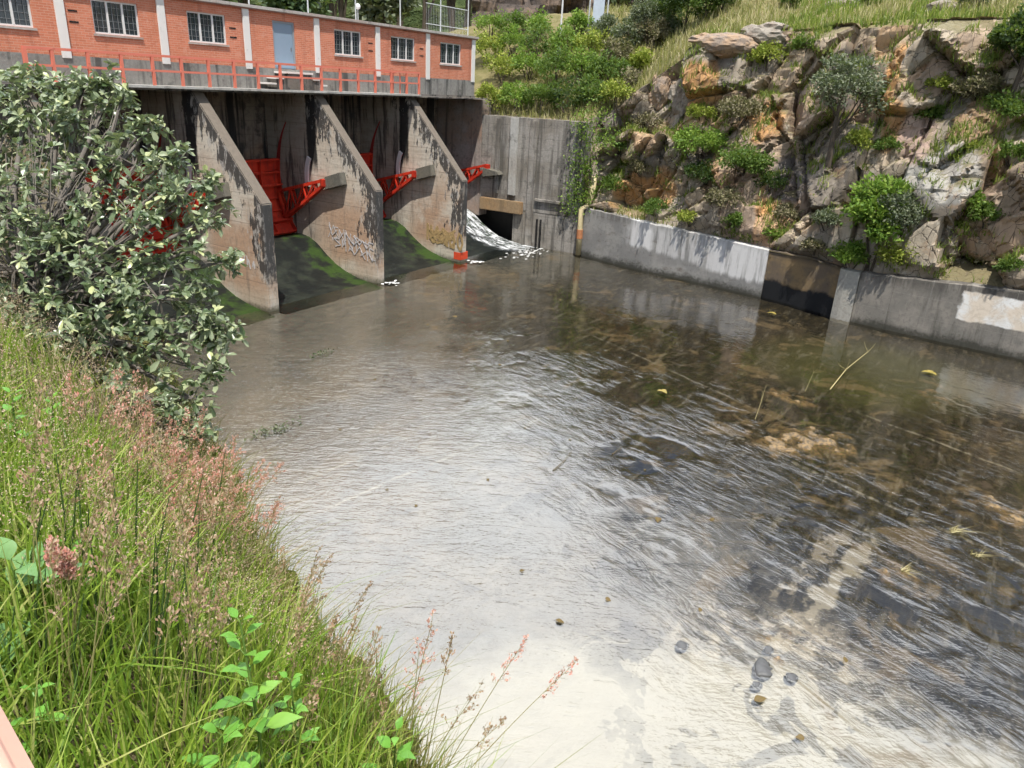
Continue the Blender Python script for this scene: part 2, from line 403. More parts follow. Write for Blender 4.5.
M_pier = m_pier()
M_red = paint('red_gate_paint', (.60, .034, .014), (.17, .022, .014), .55, .5)
def m_gate():
    g = G('red_gate_steel'); p = g.geo(); n1 = g.noise(p, 1.6, 4, .65); n2 = g.noise(p, 9, 4, .7); ver = g.noise(g.vmap(p, (4, 4, .35)), 1.3, 4, .7)
    c = g.mix(g.sm(n1, .38, .66), (.64, .045, .018), (.46, .03, .016))
    c = g.mix(g.sm(ver, .50, .68) * .7, c, (.16, .035, .022)); c = g.mix(g.sm(n2, .60, .74) * .6, c, (.20, .075, .035)); c = g.mix(g.sm(ver, .40, .28) * .35, c, (.62, .16, .10))
    return g.out(g.bsdf(c, .55, g.bump(n2, .25, .01), .3))
M_red = m_gate()
M_redold = paint('faded_red_paint', (.34, .03, .025), (.12, .05, .045), .6, .7)
M_whitepaint = paint('white_paint', (.72, .70, .70), (.4, .36, .33), .2, .5)
M_bracket = concrete('bracket_concrete', (.16, .15, .125), (.05, .05, .045), (.19, .17, .13), .3, .5, boards=False)
M_wspray = plain('white_spray_paint', (.62, .60, .60), .7, .4, 9)
M_yspray = plain('ochre_spray_paint', (.46, .32, .15), .7, .5, 9)
M_rspray = plain('orange_red_paint', (.72, .085, .035), .6, .3, 9)
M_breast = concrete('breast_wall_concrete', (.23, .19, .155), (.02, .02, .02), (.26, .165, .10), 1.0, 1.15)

PROF = [(22.65, -.4), (22.65, 4.1), (26.1, 7.84), (29.6, 7.84), (29.6, -.4)]
def scrawl(mb, xface, strokes, wd):
    rj = random.Random(len(strokes))
    kk = 0
    for st in strokes:
        st = [(p[0] + rj.uniform(-.07, .07), p[1] + rj.uniform(-.07, .07)) for p in st]
        for (a, b) in zip(st[:-1], st[1:]):
            kk += 1; xo = xface - .004 - .0006 * kk; mb.bar((xo, a[0], a[1]), (xo, b[0], b[1]), .006, wd, upv=(0, .3, 1))

def letters(y0, z0, w_, h_, sl, kinds):
    """angular tag strokes running along the pier: unit letter shapes placed one after another (y falls to the right)"""
    L = {'A': [[(0, 0), (.5, 1), (1, 0)], [(.2, .4), (.8, .4)]], 'R': [[(0, 0), (0, 1), (.9, .8), (.1, .5), (1, 0)]], 'E': [[(1, 1), (0, 1), (0, 0), (1, 0)], [(0, .5), (.8, .5)]],
         'S': [[(1, 1), (0, .8), (1, .35), (0, 0)]], 'N': [[(0, 0), (.1, 1), (.9, 0), (1, 1)]], 'T': [[(.5, 0), (.5, 1)], [(-.1, 1), (1.1, .95)]], 'V': [[(0, 1), (.5, 0), (1, 1)]],
         'M': [[(0, 0), (.2, 1), (.5, .3), (.8, 1), (1, 0)]], 'O': [[(.5, 1), (0, .6), (.1, .1), (.6, 0), (1, .5), (.5, 1)]], '/': [[(.2, 0), (.8, 1)]], 'X': [[(0, 0), (1, 1)], [(0, 1), (1, 0)]]}
    out = []
    for i, k in enumerate(kinds):
        for st in L[k]:
            out.append([(y0 - (i + u * .85) * w_, z0 + v * h_ + sl * (i + u)) for u, v in st])
    return out

pier_labels = ['concrete pier half hidden behind the oak leaves at the bank', 'stained concrete pier beside the oak, its left face marked with small white scribble',
               'middle concrete pier with large white graffiti tag low on its side', 'concrete pier with ochre graffiti and orange square painted at its foot']
PX = [12.6, 18.75, 24.8, 31.05]
for i, xr in enumerate(PX):
    xl = xr - .5; root = empty('concrete_pier', (xr - .25, 24, 0), pier_labels[i], 'pier', 'raked concrete piers between the gates')
    og = (xr - .25, 24, 0)
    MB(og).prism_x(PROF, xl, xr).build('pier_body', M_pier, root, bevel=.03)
    # concrete trunnion brackets, one on each side the gate arms bear on
    for sd in ((-1,) if i == 0 else (-1, 1)):
        xa = xl if sd < 0 else xr
        b = MB(og); q = [(25.36, 3.88), (25.40, 4.44), (24.42, 4.74), (24.30, 4.20)]
        b.prism_x(q, xa - .34 if sd < 0 else xa - .02, xa + .02 if sd < 0 else xa + .34)
        b.build('trunnion_bracket', M_bracket, root, bevel=.03)
    # white guide strip curved along the gate's swing
    T = (24.85, 4.27)
    gs = MB(og); vs = []; fs = []; nA = 10
    for k in range(nA + 1):
        an = R(-12 + 39 * k / nA)
        for rr in (1.86, 2.08):
            for dx in (0, -.07): vs.append((xl + dx, T[0] + rr * math.cos(an), T[1] + rr * math.sin(an)))
        if k: q = 4 * (k - 1); fs += [(q + 1, q + 5, q + 7, q + 3), (q, q + 1, q + 5, q + 4)[::-1], (q + 2, q + 3, q + 7, q + 6)]
    fs += [(0, 1, 3, 2), (4 * nA, 4 * nA + 2, 4 * nA + 3, 4 * nA + 1)]
    gs.add(vs, fs).build('guide_strip', M_whitepaint, root)
    # red slide plate left over on the pier face above the gate
    sp = MB(og); vs = []; fs = []
    for k in range(nA + 1):
        an = R(9 + 27 * k / nA); w2 = .13 * (1 - k / nA) ** 1.3 + .02
        for rr in (3.93 - w2, 3.95 + w2 * .6): vs.append((xl - .012, T[0] + rr * math.cos(an), T[1] + rr * math.sin(an)))
        if k: q = 2 * (k - 1); fs.append((q, q + 1, q + 3, q + 2))
    n0 = len(vs); vs += [(v[0] + .012, v[1], v[2]) for v in vs]; fs += [tuple(reversed([a + n0 for a in f])) for f in fs]
    sp.add(vs, fs).build('slide_plate', M_redold, root)
    gm = MB(og)
    if i == 2:
        scrawl(gm, xl, letters(25.6, 1.75, .36, .62, -.08, 'XSNVARTE') + letters(25.2, 1.42, .4, .34, -.08, 'SMA/XN') + letters(25.5, 1.95, .5, .3, -.1, 'V/NXV'), .04)
        gm.build('graffiti', M_wspray, root)
    elif i == 3:
        scrawl(gm, xl, letters(24.9, .85, .5, .85, -.04, 'MORSO') + letters(24.6, .8, .42, .7, -.03, 'OSXO') + letters(24.7, 1.0, .6, .5, -.03, 'XOM'), .12); gm.build('graffiti', M_yspray, root)
        MB(og).box(xl - .006, xl + .3, 22.643, 23.08, .12, .5).box(xl + .3, xl + .62, 22.643, 22.7, .12, .5).build('painted_square', M_rspray, root)
    elif i == 1:
        scrawl(gm, xl, letters(24.4, 1.75, .3, .36, -.05, 'MVMA'), .05); gm.build('graffiti', M_wspray, root)

# breast wall behind the gates
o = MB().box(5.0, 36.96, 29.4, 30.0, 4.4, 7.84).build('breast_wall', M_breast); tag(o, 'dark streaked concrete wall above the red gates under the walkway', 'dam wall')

# spillway chutes
def m_spill():
    g = G('spillway_slime'); p = g.geo(); o = g.coord('Object'); n1 = g.noise(p, 1.1, 6, .65); n2 = g.noise(p, 6, 5, .6)
    x, y, z = g.xyz(o)
    c = g.mix(g.sm(n1, .4, .65), (.007, .009, .008), (.022, .026, .019))
    gr = g.sm(n1 + g.sm(x, .6, 2.5) * .26, .62, .82)
    c = g.mix(gr * .85, c, g.mix(n2, (.04, .085, .008), (.014, .034, .006)))
    return g.out(g.bsdf(c, .55, g.bump(n2, .4, .03), .3))
M_spill = m_spill()
SP = [(29.6, 1.55), (27.9, 1.58), (27.4, 1.62), (26.9, 1.54), (26.4, 1.32), (25.8, .88), (25.2, .52), (24.6, .28), (23.8, .08), (22.9, -.03), (22.3, -.12)]
bays = [(12.6, 18.25), (18.75, 24.3), (24.8, 30.55), (31.05, 36.97)]
spl = ['dark spillway chute under the leftmost gate beside the oak', 'dark spillway chute with green algae along its right edge', 'dark wet spillway chute between the two graffiti piers', 'spillway chute running with white water beside the right abutment']
for (a, b), lb in zip(bays, spl):
    cx = (a + b) / 2; pr = [(y, z) for y, z in SP] + [(22.3, -.6), (29.6, -.6)]
    o = MB((cx, 24, 0)).prism_x(pr, a + .002, b - .002).build('spillway', M_spill, loc=(cx, 24, 0)); tag(o, lb, 'spillway', 'spillway chutes below the gates')

# radial gates
def gate(a, b, label):
    T = (24.85, 4.27); Rg = 3.95; cx = (a + b) / 2; root = empty('radial_gate', (cx, T[0], T[1]), label, 'sluice gate', 'red radial gates of the dam'); og = (cx, T[0], T[1])
    P = lambda an, rr=Rg: (T[0] + rr * math.cos(an), T[1] + rr * math.sin(an))
    a1, a0 = R(9.5), R(-41.5); n = 18; xa, xb = a + .04, b - .04
    sk = MB(og); prof = [P(a0 + (a1 - a0) * k / n, Rg + .03) for k in range(n + 1)] + [P(a0 + (a1 - a0) * k / n, Rg) for k in range(n, -1, -1)]
    sk.prism_x(prof, xa, xb).build('skin_plate', M_red, root)
    rb = MB(og)
    for k in range(7):
        an = a0 + (a1 - a0) * k / 6; dp = .30 if k in (1, 4) else .16
        q = [P(an - .012, Rg - .002), P(an + .012, Rg - .002), P(an + .012, Rg - dp), P(an - .012, Rg - dp)]
        rb.prism_x(q, xa + .003, xb - .003)
    rb.build('girder', M_red, root)
    for u in (0, .2, .4, .6, .8, 1):
        st = MB(og); xx = xa + .02 + u * (xb - xa - .04); q = [P(a0 + (a1 - a0) * k / n, Rg - .004) for k in range(n + 1)] + [P(a0 + (a1 - a0) * k / n, Rg - .21) for k in range(n, -1, -1)]
        st.prism_x(q, xx - .015, xx + .015).build('stiffener', M_red, root)
    for xs in (xa + .22, xb - .22):
        ar = MB(og); up_, lo = R(-12), R(-31)
        pu, pl = P(up_, Rg - .25), P(lo, Rg - .25); e = (25.45, 4.18)
        for dx in (-.1, .1):
            X = xs + dx; A = Vector((X, *pu)); B = Vector((X, *pl)); E1 = Vector((xs + dx * .6, e[0], e[1] + .12)); E0 = Vector((xs + dx * .6, e[0], e[1] - .08))
            ar.bar(A, E1, .09, .13); ar.bar(B, E0, .09, .13)
            for t0, t1 in ((.0, .28), (.28, .28), (.28, .56), (.56, .56), (.56, .8), (.8, .8)):
                ar.bar(B.lerp(E0, t0), A.lerp(E1, t1), .06, .06)
            ar.bar(A, B, .09, .13)
        for t in (0, .3, .6):
            ar.bar(Vector((xs - .1, *pu)).lerp(Vector((xs - .1, e[0], e[1] + .12)), t), Vector((xs + .1, *pu)).lerp(Vector((xs + .1, e[0], e[1] + .12)), t), .05)
            ar.bar(Vector((xs - .1, *pl)).lerp(Vector((xs - .1, e[0], e[1] - .08)), t), Vector((xs + .1, *pl)).lerp(Vector((xs + .1, e[0], e[1] - .08)), t), .05)
        ar.bar((xs - .14, 25.45, 4.19), (xs + .14, 25.45, 4.19), .28, .30)
        ar.build('gate_arm', M_red, root)
gl = ['red radial gate glimpsed through the oak leaves', 'red radial gate with ribbed panel in view above the green chute', 'red radial gate between the white tagged and ochre tagged piers', 'red radial gate against the right abutment above the white water']
for (a, b), lb in zip(bays, gl): gate(a, b, lb)

# white water on the last chute
def m_white():
    g = G('white_water'); p = g.geo(); x, y, z = g.xyz(p)
    n1 = g.noise(g.vmap(p, (2.4, 1.1, 1)), 1.6, 6, .75)
    f = g.sm(n1 * .75 + g.sm(x, 33.4, 35.2) * .42 - g.sm(y, 22.6, 20.6) * .22, .66, .92)
    c = g.mix(f, (.03, .045, .05), (.80, .82, .84))
    t = g.n('ShaderNodeBsdfTransparent')
    return g.out(g.mixsh(g.m('MINIMUM', f + .10, 1.0), Sk(g, t.outputs[0]), g.bsdf(c, .35, g.bump(n1, .7, .05), .5)))
xs = np.linspace(31.5, 36.9, 50); prof = [(y, z + .03) for y, z in SP if y < 28.0 and y > 22.5]; prof = prof + [(21.9, .05), (21.2, .022), (20.4, .012)]
vv = []; 
for (y, z) in prof:
    for x in xs: vv.append((x, y, max(z, .012) + .035 * mnoise.noise(Vector((x * 4, y * 1.5, 0))) * (1 if z > .05 else .3) + .01))
k = len(xs); idx = np.arange(len(vv)).reshape(-1, k)
o = link('white_water', np_mesh('white_water', vv, np.stack([idx[:-1, :-1], idx[:-1, 1:], idx[1:, 1:], idx[1:, :-1]], -1).reshape(-1, 4), True), m_white()); tag(o, kind='stuff')
M_foam = plain('foam', (.85, .85, .83), .6, .3, 14)
for (x, y), lb in (((35.3, 21.6), 'wide streak of white foam where the last chute meets the pool'), ((24.95, 22.35), 'small lump of white foam at the foot of the white tagged pier'), ((31.3, 22.2), 'small streak of white foam at the foot of the ochre tagged pier')):
    mb = MB((x, y, 0))
    wd_ = .8 if x > 34 else .22
    for k in range(110 if x > 34 else 22): mb.sphere((x + random.gauss(0, wd_), y + random.gauss(0, .10 + wd_ * .35), .0), random.uniform(.015, .06), 8, 5, (1.8, 1.4, .22))
    o = mb.build('foam_patch', M_foam, smooth=True, loc=(x, y, 0)); tag(o, lb, 'foam')

# ---------------------------------------------------------------- walkway slab, railing
M_slab = concrete('walkway_concrete', (.50, .49, .46), (.10, .10, .09), (.42, .38, .33), .3, .6, boards=False)
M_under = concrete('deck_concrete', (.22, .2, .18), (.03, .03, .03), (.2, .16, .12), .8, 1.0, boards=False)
wk = empty('walkway', (21.6, 26.1, 7.85), 'concrete walkway slab with pale edge projecting above the gates', 'walkway'); og = (21.6, 26.1, 7.85)
MB(og).box(12.3, 30.95, 25.6, 26.58, 7.91, 8.0).build('slab', M_slab, wk, bevel=.01)
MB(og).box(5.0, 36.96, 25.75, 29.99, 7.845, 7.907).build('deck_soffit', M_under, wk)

M_rail = paint('salmon_rail_paint', (.76, .22, .15), (.45, .12, .08), .15, .45)
rl = empty('railing', (12.35, 25.68, 8.0), 'salmon red pipe railing along the walkway below the windows', 'railing'); og = (12.35, 25.68, 8.0)
def W_(x, y): return on_plane(x, y, 1, 25.68)
posts = [12.40, 13.2] + [13.2 + 1.115 * k for k in range(1, 16)]
posts = [p_ for p_ in posts if p_ < 30.7] + [30.86]
pp = MB(og).bar((12.40, 25.68, 8.0), (12.40, 25.68, 8.95), .085)
for p_ in posts: MB(og).bar((p_, 25.68, 8.003), (p_, 25.68, 8.93), .09 if p_ > 12.5 else .11).build('post', M_rail, rl)
MB(og).bar((12.36, 25.68, 8.955), (30.9, 25.68, 8.985), .09, .08).build('top_rail', M_rail, rl)
MB(og).bar((12.40, 25.675, 8.47), (30.86, 25.675, 8.50), .075, .07).build('middle_rail', M_rail, rl)
MB(og).bar((29.2, 25.72, 8.93), (29.2, 26.5, 8.93), .05).build('gate_rail', M_rail, rl)
for q in (29.0, 29.5): MB(og).bar((q, 25.74, 8.003), (q, 25.74, 8.92), .045).build('post', M_rail, rl)

# ---------------------------------------------------------------- gatehouse
def m_brick():
    g = G('red_brick'); p = g.coord('Object'); x, y, z = g.xyz(p)
    v = g.comb(x + y, z, 0.0)
    nd = g.n('ShaderNodeTexBrick'); g.put(nd.inputs['Vector'], v); nd.inputs['Scale'].default_value = 1.0
    nd.inputs['Brick Width'].default_value = .24; nd.inputs['Row Height'].default_value = .075; nd.inputs['Mortar Size'].default_value = .008
    nd.inputs['Color1'].default_value = (.64, .235, .14, 1); nd.inputs['Color2'].default_value = (.53, .18, .105, 1); nd.inputs['Mortar'].default_value = (.60, .34, .25, 1); nd.offset = .5
    c = Sk(g, nd.outputs[0]); n1 = g.noise(p, 1.2, 5, .6); n2 = g.noise(g.vmap(p, (2, 2, .3)), 1, 5)
    c = g.mix(g.sm(n1, .4, .7) * .4, c, (.50, .17, .09)); c = g.mix(g.sm(n2, .52, .75) * .45, c, (.26, .09, .055)); c = g.mix(g.sm(g.noise(p, 3.5, 4, .7), .56, .72) * .35, c, (.66, .42, .33))
    return g.out(g.bsdf(c, .85, g.bump(Sk(g, nd.outputs[1]) * -1.0, .4, .01), .2))
M_brick = m_brick()
M_plinth = concrete('plinth_concrete', (.29, .28, .26), (.05, .05, .047), (.24, .22, .2), .6, .9, boards=False)
M_pil = paint('white_pilaster_paint', (.78, .76, .73), (.45, .42, .38), .25, .7)
M_coping = concrete('coping_concrete', (.50, .47, .44), (.13, .11, .10), (.40, .30, .25), .35, .8, boards=False)
M_frame = paint('white_window_paint', (.74, .74, .73), (.5, .48, .45), .1, .5)
M_bars = paint('window_bar_paint', (.20, .215, .225), (.25, .25, .25), .2, .5)
def m_glass():
    g = G('window_glass'); n = g.noise(g.coord('Object'), .9, 3)
    return g.out(g.bsdf(g.mix(n, (.012, .018, .024), (.05, .065, .075)), .08, None, .6))
M_glass = m_glass()
M_door = paint('blue_door_paint', (.27, .36, .46), (.2, .22, .25), .15, .55)
M_doorframe = paint('door_frame_paint', (.30, .33, .36), (.2, .2, .2), .15, .55)
M_void = plain('dark_interior', (.02, .02, .02), .9, .2)
gh = empty('gatehouse', (21, 28.5, 7.9), 'long red brick gatehouse with white pilasters on top of the dam', 'building'); og = (21, 28.5, 7.9)
YF = 26.6; X0, X1, Z0, Z1 = 5.0, 36.8, 8.8, 10.9
wins = [(8.05, 9.72), (11.6, 13.28), (15.2, 16.83), (18.74, 20.4), (26.1, 27.8), (29.85, 31.63), (33.7, 35.52)]
vents = [(17.98 - .55 - 3.58, 10.17), ]
opens = [(a, b, 9.54, 10.58) for a, b in wins] + [(22.66, 23.82, 8.8, 10.62)]
ux = sorted({X0, X1, *[o_[0] for o_ in opens], *[o_[1] for o_ in opens]}); uz = sorted({Z0, Z1, 9.54, 10.58, 10.62})
wl = MB(og)
for a, b in zip(ux[:-1], ux[1:]):
    for c_, d_ in zip(uz[:-1], uz[1:]):
        if any(a >= o_[0] - 1e-6 and b <= o_[1] + 1e-6 and c_ >= o_[2] - 1e-6 and d_ <= o_[3] + 1e-6 for o_ in opens): continue
        wl.add([(a, YF, c_), (b, YF, c_), (b, YF, d_), (a, YF, d_)], [(0, 1, 2, 3)])
for (a, b, c_, d_) in opens:   # reveals
    y2 = YF + .16
    wl.add([(a, YF, c_), (a, y2, c_), (a, y2, d_), (a, YF, d_)], [(0, 1, 2, 3)]); wl.add([(b, YF, c_), (b, YF, d_), (b, y2, d_), (b, y2, c_)], [(0, 1, 2, 3)])
    wl.add([(a, YF, c_), (b, YF, c_), (b, y2, c_), (a, y2, c_)], [(0, 1, 2, 3)]); wl.add([(a, YF, d_), (a, y2, d_), (b, y2, d_), (b, YF, d_)], [(0, 1, 2, 3)])
wl.add([(X1, YF, Z0), (X1, 30.5, Z0), (X1, 30.5, Z1), (X1, YF, Z1)], [(0, 1, 2, 3)]); wl.add([(X0, YF, Z0), (X0, YF, Z1), (X0, 30.5, Z1), (X0, 30.5, Z0)], [(0, 1, 2, 3)])
wl.add([(X0, 30.5, Z0), (X0, 30.5, Z1), (X1, 30.5, Z1), (X1, 30.5, Z0)], [(0, 1, 2, 3)])
wl.build('brick_wall', M_brick, gh, fix=False)
MB(og).box(X0 - .02, X1 + .03, YF - .025, 30.52, 7.91, 8.8).build('plinth', M_plinth, gh, bevel=.015)
pb = MB(og); pb.box(30.96, 36.86, YF - .06, YF - .027, 7.86, 8.0); pb.build('plinth_beam', M_under, gh)
for px_ in (7.0, 10.55, 14.13, 17.68, 21.33, 25.03, 28.87, 32.63, 36.62):
    MB(og).box(px_ - .15, px_ + .15, YF - .07, YF - .003, 8.72, 10.93).build('pilaster', M_pil, gh, bevel=.01)
rf = MB(og).box(X0 - .15, X1 + .16, YF - .16, 30.7, 10.94, 11.06).build('roof', M_coping, gh, bevel=.015)
MB(og).box(X0 - .1, X1 + .1, YF - .1, 30.6, 10.9, 10.938).build('roof_fascia', paint('fascia_paint', (.42, .2, .15), (.2, .15, .12), .5, .8), rf, loc=(0, 0, 0))
gh_t = 0
for i, (a, b) in enumerate(wins):
    z0, z1 = 9.54, 10.58; fr = MB(og); y0, y1 = YF + .05, YF + .11; t = .055
    fr.box(a + .002, b - .002, y0, y1, z0 + .002, z0 + t); fr.box(a + .002, b - .002, y0, y1, z1 - t, z1 - .002)
    for q in (a + .002, b - t - .002): fr.box(q, q + t, y0, y1, z0 + t, z1 - t)
    for u in (1 / 3, 2 / 3):
        xx = a + (b - a) * u; fr.box(xx - .032, xx + .032, y0 - .004, y1, z0 + t, z1 - t)
    wf = fr.build('window', M_frame, gh)
    MB(og).box(a - .06, b + .06, YF - .05, YF - .003, z0 - .075, z0 - .008).build('sill', M_coping, wf)
    br = MB(og)
    for sct in range(3):
        for u in (1 / 3, 2 / 3):
            xx = a + (b - a) * (sct + u) / 3; br.box(xx - .007, xx + .007, y0 + .015, y0 + .033, z0 + t, z1 - t)
    for u in (.2, .4, .6, .8): zz_ = z0 + (z1 - z0) * u; br.box(a + t, b - t, y0 + .034, y0 + .05, zz_ - .007, zz_ + .007)
    br.build('window_bars', M_bars, wf)
    MB(og).box(a + .03, b - .03, y1 - .012, y1 - .004, z0 + .03, z1 - .03).build('pane', M_glass, wf)
dr = MB(og).box(22.74, 23.74, YF + .06, YF + .11, 8.81, 10.54).build('door', M_door, gh, bevel=.008)
dfm = MB(og).box(22.664, 22.74, YF + .03, YF + .13, 8.81, 10.615).box(23.74, 23.816, YF + .03, YF + .13, 8.81, 10.615).box(22.74, 23.74, YF + .03, YF + .13, 10.54, 10.615).build('door_frame', M_doorframe, dr)
MB(og).box(23.6, 23.64, YF + .02, YF + .06, 9.5, 9.65).build('door_handle', M_bars, dr)
st = MB(og); st.box(22.55, 24.15, 25.95, YF - .03, 8.62, 8.70); st.box(24.15, 24.55, 25.95, YF - .03, 8.40, 8.47); st.box(24.55, 24.95, 25.95, YF - .03, 8.18, 8.25); st.box(22.15, 22.55, 25.95, YF - .03, 8.40, 8.47); st.box(21.75, 22.15, 25.95, YF - .03, 8.18, 8.25)
st.build('door_steps', M_pil, gh, bevel=.01)
sb = MB(og); sb.box(22.6, 24.1, 26.0, YF - .04, 8.005, 8.615); sb.box(24.1, 24.5, 26.0, YF - .04, 8.005, 8.395); sb.box(22.2, 22.6, 26.0, YF - .04, 8.005, 8.395); sb.build('step_base', M_under, gh)
for xv in (14.55, 21.9 - 1.2, 28.4, 32.15):
    for zv in (9.80, 10.13): MB(og).box(xv - .15, xv + .15, YF - .012, YF - .002, zv, zv + .05).build('vent_slit', M_void, gh)

# pipe fence on the roof
M_pipe = paint('galvanised_pipe', (.55, .57, .58), (.4, .3, .25), .2, .45)
fn = empty('roof_fence', (29, 27.2, 11.06), 'grey galvanised pipe fence with thin rails standing on the gatehouse roof', 'fence'); og = (29, 27.2, 11.06)
fx = [21.9, 25.0, 27.9, 31.0, 34.2, 37.0 - .35]
for x in fx: MB(og).tube([(x, 27.0, 11.06), (x, 27.0, 13.0)], .03, 8).build('post', M_pipe, fn)
MB(og).tube([(33.0, 27.0, 12.35), (36.65, 27.0, 12.35)], .022, 6).build('rail', M_pipe, fn)
MB(og).tube([(33.0, 27.0, 11.4), (36.65, 27.0, 11.4)], .018, 6).build('rail', M_pipe, fn)
MB(og).tube([(21.9, 27.0, 12.9), (36.65, 27.0, 12.9)], .02, 6).build('rail', M_pipe, fn)
ms = MB(og)
for k in range(0, 27): 
    x = 33.05 + k * .135; ms.tube([(x, 27.0, 11.1), (x, 27.0, 12.35)], .004, 3, False)
ms.build('wire_mesh', M_pipe, fn)
lp = empty('globe_lamp', (29.6, 28.5, 11.06), 'white globe lamp on short pole above the gatehouse roof', 'lamp'); og = (29.6, 28.5, 11.06)
MB(og).tube([(29.6, 28.5, 11.06), (29.6, 28.5, 11.75)], .02, 8).build('pole', M_pipe, lp)
MB(og).sphere((29.6, 28.5, 11.85), .13, 14, 10).build('globe', plain('opal_globe', (.85, .85, .85), .3, .05), lp, smooth=True)

# ---------------------------------------------------------------- abutment and channel walls
M_abut = concrete('abutment_concrete', (.37, .345, .31), (.075, .07, .062), (.24, .21, .17), .78, .8)
M_abut_smooth = concrete('abutment_smooth_concrete', (.34, .31, .28), (.07, .06, .055), (.33, .22, .16), .45, .8, boards=False)
M_ochre = concrete('ochre_concrete', (.34, .24, .14), (.12, .09, .06), (.42, .23, .09), .4, .5, boards=False)
M_dark = plain('shade_and_rail_black', (.018, .017, .016), .6, .5, 2)  # near-black paints the shade inside the undercut; slot rails share it
ab = empty('abutment_wall', (37.3, 24, 0), 'tall weathered concrete abutment wall with ribs at the end of the dam', 'wall'); og = (37.3, 24, 0)
MB(og).box(37.0, 37.9, 19.35, 26.1, 1.95, 7.02).build('upper_wall', M_abut, ab, bevel=.03)
MB(og).box(37.0, 37.9, 19.35, 23.7, -.4, 1.948).build('lower_wall', M_abut, ab, bevel=.03)
MB(og).box(36.97, 37.9, 26.102, 34.0, 1.3, 7.83).build('wing_wall', M_abut_smooth, ab, bevel=.03)
MB(og).box(37.75, 38.6, 22.75, 30.0, -.4, 1.94).build('undercut', M_dark, ab)
MB(og).box(36.80, 36.998, 23.55, 24.02, 2.75, 7.0).build('buttress', M_slab, ab, bevel=.03)
MB(og).box(36.86, 36.998, 24.75, 25.0, 2.75, 6.9).build('buttress', M_abut, ab, bevel=.02)
MB(og).box(36.88, 36.998, 22.3, 22.75, 0.0, 6.9).build('buttress', M_abut, ab, bevel=.02)
MB(og).box(36.70, 36.998, 23.0, 25.9, 1.75, 2.45).build('base_block', M_ochre, ab, bevel=.03)
MB(og).box(36.85, 36.998, 20.2, 22.2, 2.6, 2.75).build('ledge', M_abut, ab, bevel=.02)
MB(og).prism_x([(25.6, 3.65), (25.6, 4.15), (24.6, 4.0), (24.5, 3.85)], 36.5, 36.998).build('trunnion_bracket', M_bracket, ab)
for yy in (21.75, 22.0): MB(og).box(36.93, 36.998, yy - .05, yy + .05, .0, 1.6).build('slot_rail', M_dark, ab)

WALLPTS = [(-14, 31.2), (-2.17, 32.48), (2.13, 33.01), (4.6, 33.4), (6.35, 34.1), (8.32, 34.77), (11.47, 35.4), (14.91, 35.88), (18.77, 36.79), (19.4, 37.0), (60, 37.0)]
WALLTOP = [(-14, 2.6), (-2.17, 2.5), (-.05, 2.4), (2.1, 2.25), (4.6, 2.1), (6.4, 2.25), (8.3, 2.22), (11.5, 2.34), (15, 2.48), (18.7, 2.65), (60, 2.65)]
def lerp_t(t, tab):
    return float(np.interp(t, [a for a, _ in tab], [b for _, b in tab]))
wallx = lambda y: lerp_t(y, WALLPTS)
wallz = lambda y: lerp_t(y, WALLTOP)

def channel_wall(name, y0, y1, setback, mat, label, th=.55, ztop=None, n=None):
    """wall running along the water; outer face follows wallx"""
    n = n or max(3, int(abs(y1 - y0) / .25)); c = ((wallx(y0) + wallx(y1)) / 2, (y0 + y1) / 2, 0)
    mb = MB(c); vs = []; fs = []
    for k in range(n + 1):
        y = y0 + (y1 - y0) * k / n; x = wallx(y) + setback; zt = (wallz(y) if ztop is None else ztop(y)) + .05 * mnoise.noise(Vector((y * 2.2, 7, 0))) + .03 * mnoise.noise(Vector((y * 7, 7, 0)))
        jit = .012 * mnoise.noise(Vector((y * 2.2, 3, 0)))
        vs += [(x - .02 + jit, y, -.4), (x + jit, y, zt - .03), (x + .03 + jit, y, zt), (x + th, y, zt), (x + th, y, -.4)]
        if k:
            q = 5 * (k - 1); fs += [(q + i, q + i + 1, q + 6 + i, q + 5 + i) for i in range(4)]
    fs += [(0, 1, 2, 3, 4), tuple(5 * n + i for i in (4, 3, 2, 1, 0))]
    mb.add(vs, fs); o = mb.build(name, mat, loc=c); tag(o, label, 'wall', 'low concrete walls along the cliff side of the channel'); return o

